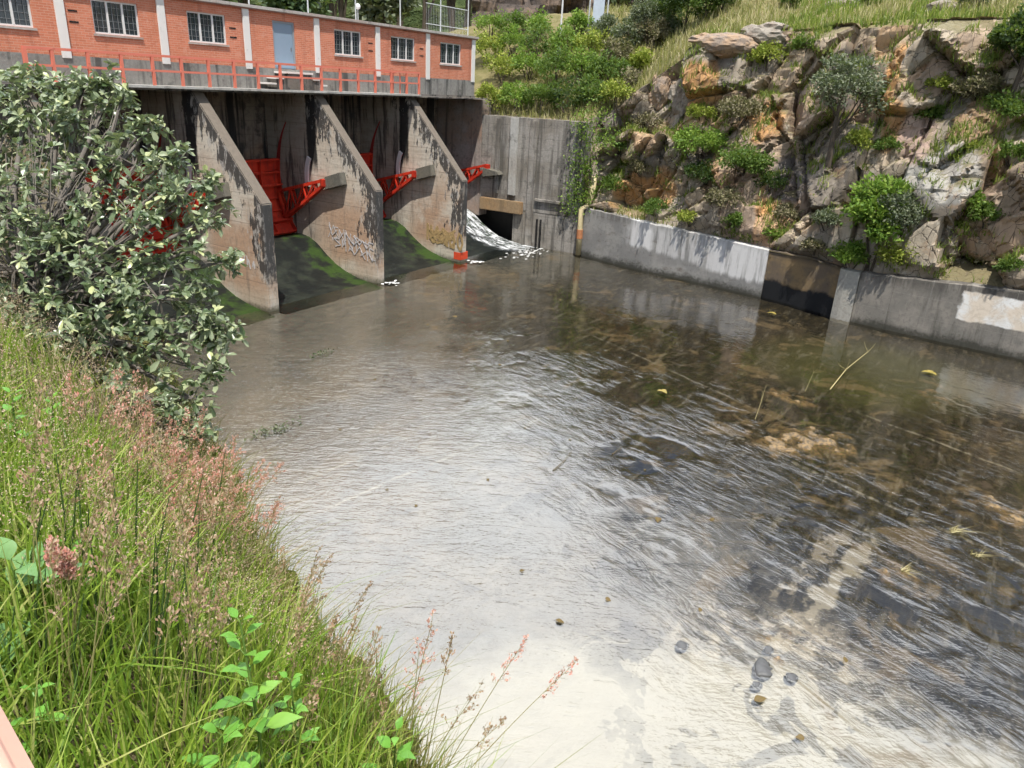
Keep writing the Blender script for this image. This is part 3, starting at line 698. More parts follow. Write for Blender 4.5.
def m_white_wall():
    g = G('whitewashed_concrete'); p = g.geo(); x, y, z = g.xyz(p)
    n1 = g.noise(p, .8, 6, .65); n2 = g.noise(p, 6, 6, .7); ver = g.noise(g.vmap(p, (2.4, 2.4, .2)), 1.2, 6, .7)
    c = g.mix(g.sm(n1, .4, .62), (.25, .245, .235), (.33, .32, .30)); c = g.mix(g.sm(n2, .5, .75) * .5, c, (.12, .115, .11))
    low = .55 + (16.0 - y) * .035
    zn = z + (n1 - .5) * .4 + (ver - .5) * .5
    edge = g.sm(g.m('SUBTRACT', zn, 1.15 - g.sm(y, 15.5, 9.0) * .55), -.12, .16)
    wash = edge * (g.sm(ver, .36, .54) * .65 + g.sm(y, 12.5, 9.5) * .45) * g.sm(y, 16.4, 15.4)
    wash = g.m('MINIMUM', wash + g.sm(g.m('ABSOLUTE', y - 15.1), .7, .4) * edge * .7, 1.0)
    c = g.mix(wash * .92, c, g.mix(n2, (.80, .79, .77), (.66, .65, .65)))
    c = g.mix(g.sm(g.noise(g.vmap(p, (1, 1.2, 3)), 1.2, 6, .7), .55, .72) * .45 * (1.0 - wash), c, (.10, .07, .05))
    c = g.mix(g.sm(z + (n2 - .5) * .6 + (n1 - .5) * .5, .42, .05) * .85, c, (.04, .04, .03)); c = g.mix(g.sm(z + (n1 - .5) * .5, 2.0, 2.45) * g.sm(ver, .42, .58) * .5, c, (.09, .08, .065))
    c = g.mix(g.sm(z + (n1 - .5) * .3 - wallzero, 2.25, 2.5) * .0, c, c)
    return g.out(g.bsdf(c, .85, g.bump(n2, .4, .02), .25))
wallzero = 0.0
def m_brown_wall():
    g = G('brown_stained_concrete'); p = g.geo(); x, y, z = g.xyz(p); n1 = g.noise(p, 1.0, 6, .65); n2 = g.noise(p, 7, 5, .7)
    c = g.mix(g.sm(n1, .38, .62), (.16, .125, .09), (.27, .19, .10)); c = g.mix(g.sm(n2, .5, .75) * .4, c, (.07, .055, .045))
    c = g.mix(g.sm(z + (n1 - .5) * .6, .95, .75), c, (.012, .013, .015)); c = g.mix(g.sm(z + (n1 - .5) * .5, 1.9, 2.2) * .6, c, (.06, .055, .05))
    return g.out(g.bsdf(c, .8, g.bump(n2, .4, .02), .3))
def m_patch_wall():
    g = G('patched_concrete'); p = g.geo(); x, y, z = g.xyz(p); n1 = g.noise(p, .9, 6, .65); n2 = g.noise(p, 7, 6, .7); ver = g.noise(g.vmap(p, (2.2, 2.2, .25)), 1.2, 6, .7)
    c = g.mix(g.sm(n1, .4, .62), (.22, .205, .18), (.29, .265, .23)); c = g.mix(g.sm(n2, .45, .75) * .5, c, (.11, .10, .09))
    c = g.mix(g.sm(ver, .5, .7) * .6, c, (.075, .07, .06))
    c = g.mix(g.sm(z, 1.55, 2.2) * g.sm(ver, .3, .5) * .7, c, (.06, .055, .05))
    lnz = g.m('PINGPONG', z + (n1 - .5) * .04, .40); lny = g.m('PINGPONG', y + (n1 - .5) * .04, .7)
    c = g.mix(g.m('MAXIMUM', g.sm(lnz, .012, .0), g.sm(lny, .012, 0.0)) * .5, c, (.33, .31, .28))
    edge = g.noise(p, 2.5, 5, .6) - .5
    pm = g.sm(y + edge * .5, .40, .25) * g.sm(z + edge * .25, .98, 1.06) * g.sm(z + edge * .2, 2.20, 2.12)
    swirl = g.noise(g.vmap(p, (1, 1, 1.0)), 1.6, 5, .6, 1.8)
    pc = g.mix(g.sm(g.m('ABSOLUTE', swirl - .5), .06, .0) * .28, g.mix(g.sm(n1, .42, .6), (.84, .83, .80), (.76, .66, .54)), (.46, .37, .27))
    c = g.mix(pm, c, pc)
    c = g.mix(g.sm(z + (n2 - .5) * .6 + (n1 - .5) * .5, .42, .05) * .85, c, (.04, .04, .03))
    return g.out(g.bsdf(c, .85, g.bump(n2, .45, .02), .25))
M_ww = m_white_wall()
channel_wall('channel_wall', 8.3, 19.33, 0, M_ww, 'grey channel wall section with streaked whitewash, nearest the dam')
channel_wall('channel_wall', 4.95, 8.28, .09, m_brown_wall(), 'brown stained channel wall section with black tide band')
channel_wall('channel_wall', -14, 4.1, .02, m_patch_wall(), 'rough grey channel wall section with cream white patch')
channel_wall('channel_wall', 4.12, 4.93, -.10, concrete('pale_plaster', (.44, .42, .37), (.12, .11, .09), (.38, .35, .3), .3, .5, boards=False), 'narrow pale plastered wall end below the big bush', th=.7)

# pale drain strip running down the wall
yp = 19.05
pt = [(36.72, yp, .03), (36.70, yp, 1.3), (36.74, yp + .02, 2.55), (36.95, yp - .25, 2.75), (37.15, yp - .32, 3.3), (37.25, yp - .35, 4.3)]
dp = empty('drain_pipe', pt[0], 'pale yellow drain pipe with rusty collar down the channel wall', 'pipe')
MB(pt[0]).tube(pt, .15, 10).build('pipe', plain('pale_yellow_plastic', (.62, .52, .30), .6, .35, 3), dp, smooth=True)
MB(pt[0]).tube([(36.71, yp, .95), (36.70, yp, 1.45)], .172, 12).build('collar', plain('rusty_orange', (.52, .22, .10), .8, .4, 4), dp)
# ================================================================== CLIFF AND HILLSIDE
RIM = [(-16, 12.2), (0, 12.0), (3, 11.9), (7.5, 11.75), (12, 11.6), (14.3, 11.35), (15.3, 10.6), (16.6, 9.5), (18, 8.3), (19.0, 7.4), (20.2, 7.05), (60, 7.05)]
rimz = lambda y: lerp_t(y, RIM)
ROCKC = [((.36, .33, .30), 5), ((.27, .25, .24), 4), ((.40, .33, .27), 3), ((.46, .30, .18), 3), ((.36, .26, .21), 3), ((.12, .11, .105), 2), ((.42, .38, .34), 3)]
rc_pool = [c for c, k in ROCKC for _ in range(k)]
def hash3(p, s=0.0):
    v = math.sin(p[0] * 127.1 + p[1] * 311.7 + p[2] * 74.7 + s * 19.19) * 43758.5453
    return v - math.floor(v)
ORANGE = [(14.1, 9.1, 1.1, 1.3), (10.1, 7.7, .95, 1.0), (16.7, 3.7, .9, 1.0), (15.0, 4.0, 1.0, 1.1), (9.0, 4.4, .5, .9), (5.1, 9.6, .45, 1.6), (4.6, 7.9, .5, 1.2)]
PINK = [(3.5, 7.4, .9, 1.2)]
PALE = [(1.9, 6.3, 1.2, 1.3), (12.3, 10.9, 1.5, .6), (3.2, 6.0, .5, .5)]
DARK = [(7.0, 9.6, 1.1, 1.6), (8.4, 5.2, 1.0, 1.2), (13.2, 5.9, .8, .5)]
def rock_disp(p):
    """faceted blocks: three sizes of cells, each a tilted plane of its own"""
    off = 0.0; key = None
    q0 = Vector((p[0] * .6, p[1] + .35 * p[2], p[2] * .8 - .12 * p[1]))
    wob = Vector((mnoise.noise(q0 * 1.3), mnoise.noise(q0 * 1.3 + Vector((9, 0, 0))), mnoise.noise(q0 * 1.3 + Vector((0, 9, 0))))) * .09
    for sc, amp, tilt in ((2.9, .85, .60), (1.25, .28, .50), (.5, .07, .32)):
        q = (q0 + wob * min(1, sc)) / sc
        dist, pts = mnoise.voronoi(q)
        c = pts[0]; h = hash3(c, sc)
        off += (h - .5) * 2 * amp
        dl = (q - c) * sc
        off += (dl.y * (hash3(c, 1 + sc) - .5) + dl.z * (hash3(c, 2 + sc) - .45)) * 2 * tilt
        edge = dist[1] - dist[0]
        off -= amp * (.45 if sc > 1 else .2) * max(0, 1 - edge / .06)
        if sc == 1.25: key = c
        if sc == 2.9: key0 = c; e0 = edge
    return off, key0, key, e0

ys = np.concatenate([np.arange(-16, -5, .3), np.arange(-5, 21, .105), np.arange(21, 30, .3), np.arange(30, 92, 2.0)])
NL, NC, NPL = 4, 96, 46
verts = []; cols = []; grass_w = []
for y in ys:
    y = float(y)
    xb = wallx(y) + .5; zb = wallz(y) - .05; rz = rimz(y)
    t_ab = min(1, max(0, (y - 18.9) / .9)); zb = zb * (1 - t_ab) + 7.0 * t_ab; xb += .35 * t_ab
    hgt = max(.02, rz - zb); S = .45 * hgt * (1 - .25 * min(1, max(0, (y - 12) / 5)))
    k12 = min(1, max(0, (y - 11) / 7)); 
    for r in range(NL + NC + NPL):
        if r < NL:
            u = r / NL; p = Vector((xb - .45 + .45 * u, y, zb)); wgt = 0; gw = .8
        elif r < NL + NC:
            u = (r - NL) / (NC - 1)
            ter = u + .05 * math.sin(u * 9 + y * .5) * math.sin(math.pi * u) + .05 * mnoise.noise(Vector((y * .35, u * 3, 4))) * math.sin(math.pi * u)
            p = Vector((xb + S * max(0, ter) ** 1.15, y, zb + hgt * u)); wgt = min(1, u * 14) * min(1, (1 - u) * 9 + .3) * (1 - t_ab); gw = 0
        else:
            u = (r - NL - NC + 1) / NPL; dx = .12 * (math.exp(u * 6.6) - 1) 
            s1 = .26 * (1 - k12) + .60 * k12; L1 = 14 * (1 - k12) + 10.5 * k12; s2 = .10
            if y > 28: s1 = s1 * max(.25, 1 - (y - 28) / 60)
            z = rz + s1 * min(dx, L1) + s2 * max(0, dx - L1)
            z += .35 * mnoise.noise(Vector((dx * .25, y * .25, 2))) * min(1, dx / 3) + .12 * mnoise.noise(Vector((dx * .9, y * .9, 5))) * min(1, dx)
            p = Vector((xb + S + dx, y, z)); wgt = .5 * max(0, 1 - dx / .8) * (1 - t_ab); gw = min(1, max(0, dx / .5 + .25))
        if wgt > 0:
            off, k0, k1, e0 = rock_disp(p)
            off += .03 * mnoise.fractal(p * 1.7, 1.0, 2.0, 4)
            p = p + Vector((-off * 1.15 * wgt, 0, off * .18 * wgt))
        else: k0, k1, e0 = Vector((y // 2, 0, 0)), Vector((y, p.z, 0)), 1
        p.x = max(p.x, wallx(y) + .06 if r else p.x)
        h = hash3(k1, 5) * .45 + hash3(k0, 5) * .55
        col = Vector(rc_pool[int(hash3(k0, 7.0) * .999 * len(rc_pool))]) * .5 + Vector(rc_pool[int(hash3(k1, 8.0) * .999 * len(rc_pool))]) * .5
        col = col * (.66 + .5 * h); col = Vector((col.x * 1.22, col.y * 1.13, col.z * .96))
        for lst, cc_ in ((ORANGE, (.56, .30, .12)), (PINK, (.48, .34, .28)), (PALE, (.44, .42, .38)), (DARK, (.13, .12, .118))):
            for (cy, cz, ry, rz_) in lst:
                dq = ((p.y - cy) / ry) ** 2 + ((p.z - cz) / rz_) ** 2 + .5 * mnoise.noise(p * 1.6)
                if dq < 1: col = col.lerp(Vector(cc_) * (.85 + .3 * h), .85 * min(1, (1 - dq) * 2.5))
        verts.append(p); cols.append((*col, 1)); grass_w.append(gw)
nr = NL + NC + NPL; ny = len(ys)
idx = np.arange(ny * nr).reshape(ny, nr)
faces = np.stack([idx[:-1, :-1], idx[:-1, 1:], idx[1:, 1:], idx[1:, :-1]], -1).reshape(-1, 4)[:, ::-1]
VA = np.array([tuple(v) for v in verts]).reshape(ny, nr, 3)
for _ in range(1):
    av = VA.copy(); av[1:-1, 1:-1] = (VA[:-2, 1:-1] + VA[2:, 1:-1] + VA[1:-1, :-2] + VA[1:-1, 2:]) / 4
    VA[:, NL + 1:NL + NC] = VA[:, NL + 1:NL + NC] * .8 + av[:, NL + 1:NL + NC] * .2
verts = [Vector(v) for v in VA.reshape(-1, 3).tolist()]
cme = np_mesh('cliff', VA.reshape(-1, 3), faces)
ca = cme.color_attributes.new('rock', 'FLOAT_COLOR', 'POINT'); ca.data.foreach_set('color', np.array(cols, np.float32).ravel())
ga = cme.attributes.new('soil', 'FLOAT', 'POINT'); ga.data.foreach_set('value', np.array(grass_w, np.float32))
def m_cliff():
    g = G('fractured_rock'); p = g.geo(); c = g.attr('rock'); N = g.xyz(g.geo('Normal'))
    n1 = g.noise(p, 1.1, 6, .65); n2 = g.noise(p, 5.5, 8, .72); n3 = g.noise(g.vmap(p, (1, 1.6, .5), (0, 0, 0), (.5, 0, 0)), 2.5, 7, .7)
    c = g.mix(g.sm(n3, .46, .68) * .45, c, (.16, .135, .105))
    c = g.mix(g.sm(n2, .55, .8) * .35, c, (.48, .44, .39))
    c = g.mix(g.sm(n2, .42, .26) * .5, c, (.09, .08, .07))
    c = g.mix(g.sm(n1, .56, .68) * .6, c, g.mix(n2, (.46, .27, .12), (.30, .20, .13)))
    lich = g.sm(g.noise(p, 2.2, 7, .7), .57, .66)
    c = g.mix(lich * .4, c, (.40, .39, .33))
    vo = g.voro(g.vadd(p, g.comb(0.0, 0.0, n1 * .8)), 1.7, 'DISTANCE_TO_EDGE'); cr = g.sm(vo, .03, .0)
    c = g.mix(cr * .75 * g.sm(n1, .3, .5), c, (.025, .023, .02))
    soil = g.mix(n2, (.10, .085, .045), (.15, .14, .05)); moss = g.sm(N[2] + (n1 - .5) * .8, .62, .85) * .75
    c = g.mix(moss, c, soil); c = g.mix(g.attr('soil', 'Fac'), c, g.mix(g.sm(n1, .4, .6), (.14, .13, .05), (.20, .17, .08)))
    h = n2 * .7 + n3 * .6 - cr * .6
    return g.out(g.bsdf(c, .92, g.bump(h, .5, .06), .2))
o = link('cliff', cme, m_cliff()); tag(o, kind='structure')
BV = BVHTree.FromPolygons([tuple(v) for v in verts], [tuple(f) for f in faces.tolist()])
def hit(x, y):
    r = BV.ray_cast(CAM, ray(x, y).normalized())
    return r[0]
def ground(x, y, z0=60):
    r = BV.ray_cast(Vector((x, y, z0)), Vector((0, 0, -1)))
    return r[0]

# ground behind the dam and the wide ground sheet to the horizon
M_soil = (lambda g: g.out(g.bsdf(g.mix(g.noise(g.geo(), .3, 6), (.06, .075, .025), (.15, .13, .06)), .95)))(G('meadow_soil'))
o = MB().add([(-120, 31.2, 7.9), (37.6, 31.2, 7.9), (37.6, 150, 12), (-120, 150, 12)], [(0, 1, 2, 3)]).build('far_bank_ground', M_soil, fix=False); tag(o, kind='structure')
o = MB().add([(-900, -900, -.7), (900, -900, -.7), (900, 900, -.7), (-900, 900, -.7)], [(0, 1, 2, 3)]).build('ground', M_soil, fix=False); tag(o, kind='structure')

# ================================================================== VEGETATION GENERATORS
def leaf_quads(cen, siz, out_dir=None, spread=.9, asp=.5, rng=RNG):
    """rhombic folded leaves: cen (n,3), siz (n,), returns verts (n*4,3), faces (n,4)"""
    n = len(cen); a = rng.normal(size=(n, 3)) * spread
    if out_dir is not None: a += out_dir
    a /= np.linalg.norm(a, axis=1, keepdims=True) + 1e-9
    nrm = rng.normal(size=(n, 3)); nrm[:, 2] += .9
    b = np.cross(nrm, a); b /= np.linalg.norm(b, axis=1, keepdims=True) + 1e-9
    u = np.cross(a, b); s = siz[:, None]
    v = np.stack([cen, cen + a * s * .55 + b * s * asp * .5 + u * s * .07, cen + a * s, cen + a * s * .55 - b * s * asp * .5 + u * s * .07], 1)
    return v.reshape(-1, 3), np.arange(n * 4).reshape(n, 4)

def clump_cloud(n_cl, per, shape=(1, 1, 1), cl_r=.3, low=-.35, rng=RNG, dens=.55):
    """points of a crown made of leaf clumps on and inside an ellipsoid; returns points, outward dirs"""
    P = []; D = []
    for _ in range(n_cl):
        d = rng.normal(size=3); d /= np.linalg.norm(d)
        if d[2] < low: d[2] = -d[2] * .5
        rr = rng.uniform(.35, 1.0) ** dens
        c = d * rr * np.array(shape) * (1 - cl_r * .5)
        r = cl_r * rng.uniform(.55, 1.25); k = int(per * rng.uniform(.6, 1.4))
        q = rng.normal(size=(k, 3)); q /= np.linalg.norm(q, axis=1, keepdims=True); q *= (rng.uniform(.25, 1, (k, 1)) ** .5) * r * np.array([1, 1, .75])
        P.append(c + q); D.append(q / r * .8 + d * .5)
    return np.concatenate(P), np.concatenate(D)

M_wood = plain('brown_bark', (.10, .08, .06), .9, .5, 12)
M_greywood = plain('grey_bark', (.20, .18, .155), .9, .5, 10)
LEAF = {
    'mid': leafmat('mid_green_leaves', [(0, (.055, .105, .022)), (.4, (.085, .15, .03)), (.8, (.12, .20, .04)), (1, (.18, .24, .06))]),
    'bright': leafmat('bright_green_leaves', [(0, (.08, .16, .025)), (.5, (.16, .28, .04)), (1, (.30, .40, .08))]),
    'yellow': leafmat('yellow_green_leaves', [(0, (.15, .20, .03)), (.5, (.27, .33, .05)), (1, (.45, .46, .10))]),
    'dark': leafmat('dark_green_leaves', [(0, (.020, .045, .014)), (.5, (.035, .07, .02)), (1, (.07, .11, .035))]),
    'grey': leafmat('grey_green_leaves', [(0, (.075, .095, .06)), (.5, (.13, .155, .095)), (1, (.24, .26, .17))], .2),
    'dry': leafmat('dry_brown_growth', [(0, (.13, .11, .07)), (.5, (.21, .18, .11)), (1, (.30, .28, .15))], .2),
    'far': leafmat('far_green_leaves', [(0, (.08, .13, .06)), (.5, (.15, .21, .10)), (1, (.25, .31, .15))], .25),
    'fardark': leafmat('far_dark_leaves', [(0, (.035, .065, .03)), (.5, (.06, .105, .045)), (1, (.12, .17, .08))], .25),
}

def shrub(name, base, r, shape, mat, label, cat, group=None, leaf=.12, n=1800, stems=4, clr=.32, trunk=0, seed=0, lowc=-.35, wood=None):
    """a bush or small tree standing at base: crown and stem (or trunk) as parts"""
    rng = np.random.default_rng(seed + 100); base = Vector(base)
    root = empty(name, base, label, cat, group)
    H = r * shape[2]; cz = trunk + H * .72
    ncl = max(8, int(26 * (1 if r < 2 else 1.5))); P, D = clump_cloud(ncl, max(8, n // ncl), (shape[0] * r, shape[1] * r, H), clr * r, lowc, rng)
    P[:, 2] += cz
    v, f = leaf_quads(P, leaf * rng.uniform(.6, 1.35, len(P)), D, .8, .55, rng)
    link('crown', np_mesh('crown', v, f), LEAF[mat], root)
    sb = MB(); rd = random.Random(seed)
    if trunk:
        bend = Vector((rd.uniform(-.12, .12), rd.uniform(-.12, .12), 0)) * trunk
        tr = [Vector((0, 0, -.25)), bend * .5 + Vector((0, 0, trunk * .5)), bend + Vector((0, 0, trunk)), bend * 1.2 + Vector((0, 0, cz + H * .3))]
        rr = .045 * (trunk + H); sb.tube(tr, [rr, rr * .75, rr * .6, rr * .2], 7)
        for k in range(7):
            s = tr[1].lerp(tr[2], rd.uniform(.2, 1)) if k < 3 else tr[2].lerp(tr[3], rd.random()); e = P[rd.randrange(len(P))]
            md = (s + Vector(e)) / 2 + Vector((0, 0, -.06 * r)); sb.tube([s, md, e], [rr * .4, rr * .25, rr * .07], 5)
        sb.build('trunk', wood or M_wood, root)
    else:
        for k in range(stems):
            e = Vector(P[rd.randrange(len(P))]); sb.tube([(rd.uniform(-.1, .1) * r, rd.uniform(-.1, .1) * r, -.2), e * .5 + Vector((0, 0, .05)), e], [.03 * r + .01, .02 * r + .006, .008], 5)
        sb.build('stem', wood or M_wood, root)
    return root

def tuft(name, base, r, h, mat, label, cat, group=None, n=160, seed=0):
    """a grass clump: one mesh of arching blades"""
    rng = np.random.default_rng(seed + 900); base = Vector(base)
    v, f = blades(np.zeros((n, 3)) + np.c_[rng.normal(0, r * .35, (n, 2)), np.zeros(n)], rng.uniform(.5, 1, n) * h, np.full(n, .03), rng, .55)
    return tag(link(name, np_mesh(name, v, f), mat, None, base), label, cat, group)

def blades(root, length, width, rng, lean=.45, seg=3, lean_dir=None):
    """arching grass blades, returns verts, quads"""
    n = len(root); az = rng.uniform(0, 2 * np.pi, n); ln = np.abs(rng.normal(0, lean, n)); d = np.stack([np.cos(az), np.sin(az), np.zeros(n)], 1)
    if lean_dir is not None: d = d + np.array(lean_dir)[None]; 
    s = np.stack([-np.sin(az), np.cos(az), np.zeros(n)], 1) 
    tw = rng.uniform(0, np.pi, n); s = s * np.cos(tw)[:, None] + d * np.sin(tw)[:, None]
    vs = []
    for k in range(seg + 1):
        t = k / seg; c = root + np.array([0, 0, 1.0])[None] * (length * (t - .30 * ln * t * t))[:, None] + d * (length * ln * t ** 1.8)[:, None]
        wk_ = (width * (1 - t ** 1.6) + .0006)[:, None] * .5
        vs += [c - s * wk_, c + s * wk_]
    V = np.stack(vs, 1).reshape(-1, 3); m_ = 2 * (seg + 1); b = np.arange(n)[:, None] * m_
    fs = np.concatenate([b + np.array([2 * k, 2 * k + 1, 2 * k + 3, 2 * k + 2])[None] for k in range(seg)], 0)
    return V, fs

# ================================================================== PLANTS ON THE CLIFF AND HILLSIDE
def px_r(p, px): return px * project(p)[2] / F
M_grass_straw = leafmat('straw_grass', [(0, (.16, .17, .05)), (.35, (.25, .25, .07)), (.7, (.40, .36, .17)), (1, (.50, .44, .27))], .25)
M_grass_green = leafmat('meadow_grass', [(0, (.09, .14, .025)), (.5, (.17, .23, .04)), (.85, (.26, .30, .06)), (1, (.36, .33, .14))], .3)

# trees and shrubs with their place found on the real hill surface
def plant(kind, x, y, rpx, mat, label, cat, group=None, shape=(1, 1, .8), seed=0, trunk_px=0, leaf=None, n=None, stems=4, clr=.42, lowc=-.35):
    h = hit(x, y)
    if h is None: return None
    d_ = project(h)[2]; r = rpx * d_ / F
    leaf = leaf or (.10 + .03 * r); n = n or int(min(6500, 1000 + 1900 * r * r))
    return shrub(kind, h + Vector((.05, 0, -.05)), r, shape, mat, label, cat, group, leaf, n, stems, clr, trunk_px * d_ / F, seed, lowc)

plant('slender_tree', 828, 165, 47, 'grey', 'slender grey green tree with dark trunk growing on the rock face', 'tree', None, (.95, .95, .95), 3, 36, .15, 3600, clr=.24)
plant('cliff_bush', 868, 266, 44, 'bright', 'tallest leafy green bush overhanging the channel wall', 'bush', 'bushes on the cliff', (1.0, 1.0, 1.5), 4, 0, .20, 6800, clr=.40)
plant('cliff_bush', 846, 270, 24, 'bright', 'small bright bush on the wall edge left of the tallest one', 'bush', 'bushes on the cliff', (1, 1, .8), 5)
plant('cliff_bush', 928, 286, 37, 'mid', 'round bush with yellow green top above the rough grey wall', 'bush', 'bushes on the cliff', (1.1, 1.1, .95), 6, 0, .15, 3200)
plant('cliff_bush', 898, 276, 26, 'yellow', 'yellowing bush between the tallest bush and the round one', 'bush', 'bushes on the cliff', (1, 1, .9), 7)
plant('cliff_bush', 898, 236, 28, 'grey', 'greyish bush leaning against the right flank of the tallest bush', 'bush', 'bushes on the cliff', (1, 1, 1.1), 71)
plant('cliff_bush', 775, 240, 14, 'bright', 'little bright green bush on top of the whitewashed wall', 'bush', 'bushes on the cliff', (1.2, 1.2, .7), 8)
plant('cliff_bush', 958, 212, 17, 'bright', 'pale leafy shrub in the crack below the large grey slab', 'bush', 'bushes on the cliff', (1, 1, 1.1), 9)
plant('cliff_bush', 985, 222, 15, 'mid', 'dark low shrub right of the pale leafy one', 'bush', 'bushes on the cliff', (1.1, 1.1, .8), 10)
plant('cliff_bush', 875, 105, 11, 'bright', 'bright shrub in the deep black cleft beside the slender tree', 'bush', 'bushes on the cliff', (1, 1, 1.5), 11)
plant('cliff_bush', 858, 148, 12, 'yellow', 'yellow green shrub at the right of the slender trunk', 'bush', 'bushes on the cliff', (1, 1, 1.1), 12)
plant('cliff_bush', 700, 152, 24, 'bright', 'bright ferny patch on the ledge above the orange boulders', 'bush', 'bushes on the cliff', (1.5, 1.3, .6), 13)
plant('cliff_bush', 745, 172, 26, 'mid', 'wide low shrub on the ledge right of the ferny patch', 'bush', 'bushes on the cliff', (1.6, 1.3, .6), 14)
plant('cliff_bush', 705, 180, 20, 'dark', 'dark low shrub under the wide ledge', 'bush', 'bushes on the cliff', (1.3, 1.2, .6), 15)
plant('cliff_bush', 740, 122, 22, 'dry', 'dry brown shrub left of the orange rock', 'bush', 'bushes on the cliff', (1.4, 1.2, .7), 16)
plant('cliff_bush', 655, 212, 14, 'mid', 'small shrub on the wall top below the orange boulders', 'bush', 'bushes on the cliff', (1.7, 1.2, .55), 17)
plant('cliff_bush', 690, 222, 10, 'yellow', 'tiny yellowish shrub on the wall top', 'bush', 'bushes on the cliff', (1.6, 1.2, .6), 18)
plant('cliff_bush', 770, 188, 13, 'dark', 'small dark shrub above the rusty rock scar', 'bush', 'bushes on the cliff', (1.1, 1.1, .8), 19)
plant('cliff_bush', 815, 250, 12, 'dry', 'small brown shrub on the wall left of the leafy bushes', 'bush', 'bushes on the cliff', (1.4, 1.2, .6), 20)
plant('cliff_bush', 938, 92, 14, 'yellow', 'grassy shrub on the pale ledge high on the right rocks', 'bush', 'bushes on the cliff', (1.4, 1.2, .7), 21)
plant('cliff_bush', 975, 100, 20, 'dry', 'dull brown shrub in the broken rocks at upper right', 'bush', 'bushes on the cliff', (1.4, 1.2, .8), 22)
plant('cliff_bush', 1002, 118, 18, 'mid', 'green shrub beside the right edge of the rocks', 'bush', 'bushes on the cliff', (1.2, 1.2, .8), 23)
plant('cliff_bush', 1010, 160, 16, 'mid', 'low shrub between broken blocks at far right', 'bush', 'bushes on the cliff', (1.2, 1.2, .7), 24)
plant('cliff_bush', 930, 118, 14, 'mid', 'small shrub above the pink rock face', 'bush', 'bushes on the cliff', (1.4, 1.2, .5), 25)
plant('cliff_bush', 768, 65, 18, 'yellow', 'straw green shrub under the cliff rim above the orange rock', 'bush', 'bushes on the cliff', (1.3, 1.2, .7), 26)
plant('cliff_bush', 803, 55, 13, 'mid', 'small shrub under the rim over the slender tree', 'bush', 'bushes on the cliff', (1.2, 1.2, .9), 27)
for k_, (x_, y_, r_, m_, l_) in enumerate([(622, 152, 15, 'mid', 'green shrub trailing at the left end of the rocks'), (612, 190, 12, 'mid', 'small green shrub right of the creeper above the drain pipe'), (640, 172, 12, 'dry', 'little brown shrub above the left orange boulders'),
        (788, 218, 12, 'dry', 'brown scrub right of the little bright bush on the whitewashed wall'), (735, 226, 11, 'mid', 'low green scrub on the wall top left of the little bright bush'), (722, 205, 16, 'dry', 'wide brown scrub in the rubble over the whitewashed wall'), (886, 150, 10, 'mid', 'green shrub low in the black cleft'),
        (985, 262, 17, 'dry', 'brown scrub on the wall above the cream patch'), (1012, 272, 12, 'mid', 'green scrub at the right edge above the cream patch'), (826, 225, 14, 'grey', 'grey green scrub left of the tallest bush'), (700, 118, 12, 'yellow', 'yellow green clump under the leaning two toned block'), (965, 150, 10, 'yellow', 'yellow green clump above the large grey slab')]):
    plant('cliff_bush', x_, y_, r_, m_, l_, 'bush', 'bushes on the cliff', (1.3, 1.2, .7), 80 + k_)
plant('cliff_bush', 648, 130, 14, 'dry', 'dry shrub on the left end of the rocks', 'bush', 'bushes on the cliff', (1.3, 1.2, .8), 28)
plant('rim_tree', 1008, 108, 36, 'dark', 'dark leaning tree at the right end of the cliff rim', 'tree', None, (.8, .9, 1.0), 30, 36, .17, 4200, clr=.30)

for k_, (x_, y_, r_, m_, l_) in enumerate([(642, 42, 20, 'grey', 'grey green tree at the left end of the hilltop row'), (662, 40, 23, 'dark', 'dark tree, second from the left in the hilltop row'), (684, 32, 25, 'dark', 'tallest dark tree of the hilltop row'), (704, 22, 20, 'mid', 'green tree, fourth in the hilltop row'), (722, 12, 16, 'dark', 'small dark tree at the right end of the hilltop row'),
        (790, 8, 12, 'mid', 'low green tree in the grass behind the middle of the rim'), (975, 8, 16, 'grey', 'grey green tree on the skyline left of the rim tree'), (868, 5, 12, 'mid', 'low green tree behind the flat pale boulder')]):
    plant('hill_tree', x_, y_, r_, m_, l_, 'tree', 'trees on the hilltop', (1, 1, 1.15), 600 + k_, r_ * .25, None, None, lowc=-.7)
# creeper over the end of the abutment wall
pts = []
for (x, y, rr) in ((583, 122, 12), (590, 140, 14), (580, 160, 12), (590, 170, 12), (577, 185, 12), (588, 196, 11), (572, 205, 11), (600, 120, 16), (606, 140, 12)):
    h = on_plane(x, y, 0, 36.85); pts.append((h, rr * project(h)[2] / F))
cr_root = empty('creeper', pts[0][0], 'green creeper hanging over the end of the abutment wall', 'climbing plant'); Pm = []
for h, r in pts:
    q = RNG.normal(size=(230, 3)) * r * .62 * np.array([.35, 1, 1]); q[:, 0] = -np.abs(q[:, 0]); Pm.append(np.array(h - pts[0][0]) + q)
Pm = np.concatenate(Pm); v, f = leaf_quads(Pm, RNG.uniform(.08, .17, len(Pm)), None, 1, .6)
link('foliage', np_mesh('foliage', v, f), LEAF['bright'], cr_root)
cs = MB(pts[0][0]); cs.tube([pts[7][0], pts[1][0], pts[3][0], pts[5][0]], .02, 5); cs.tube([pts[0][0], pts[2][0], pts[4][0], pts[6][0]], .02, 5); cs.build('stem', M_wood, cr_root)

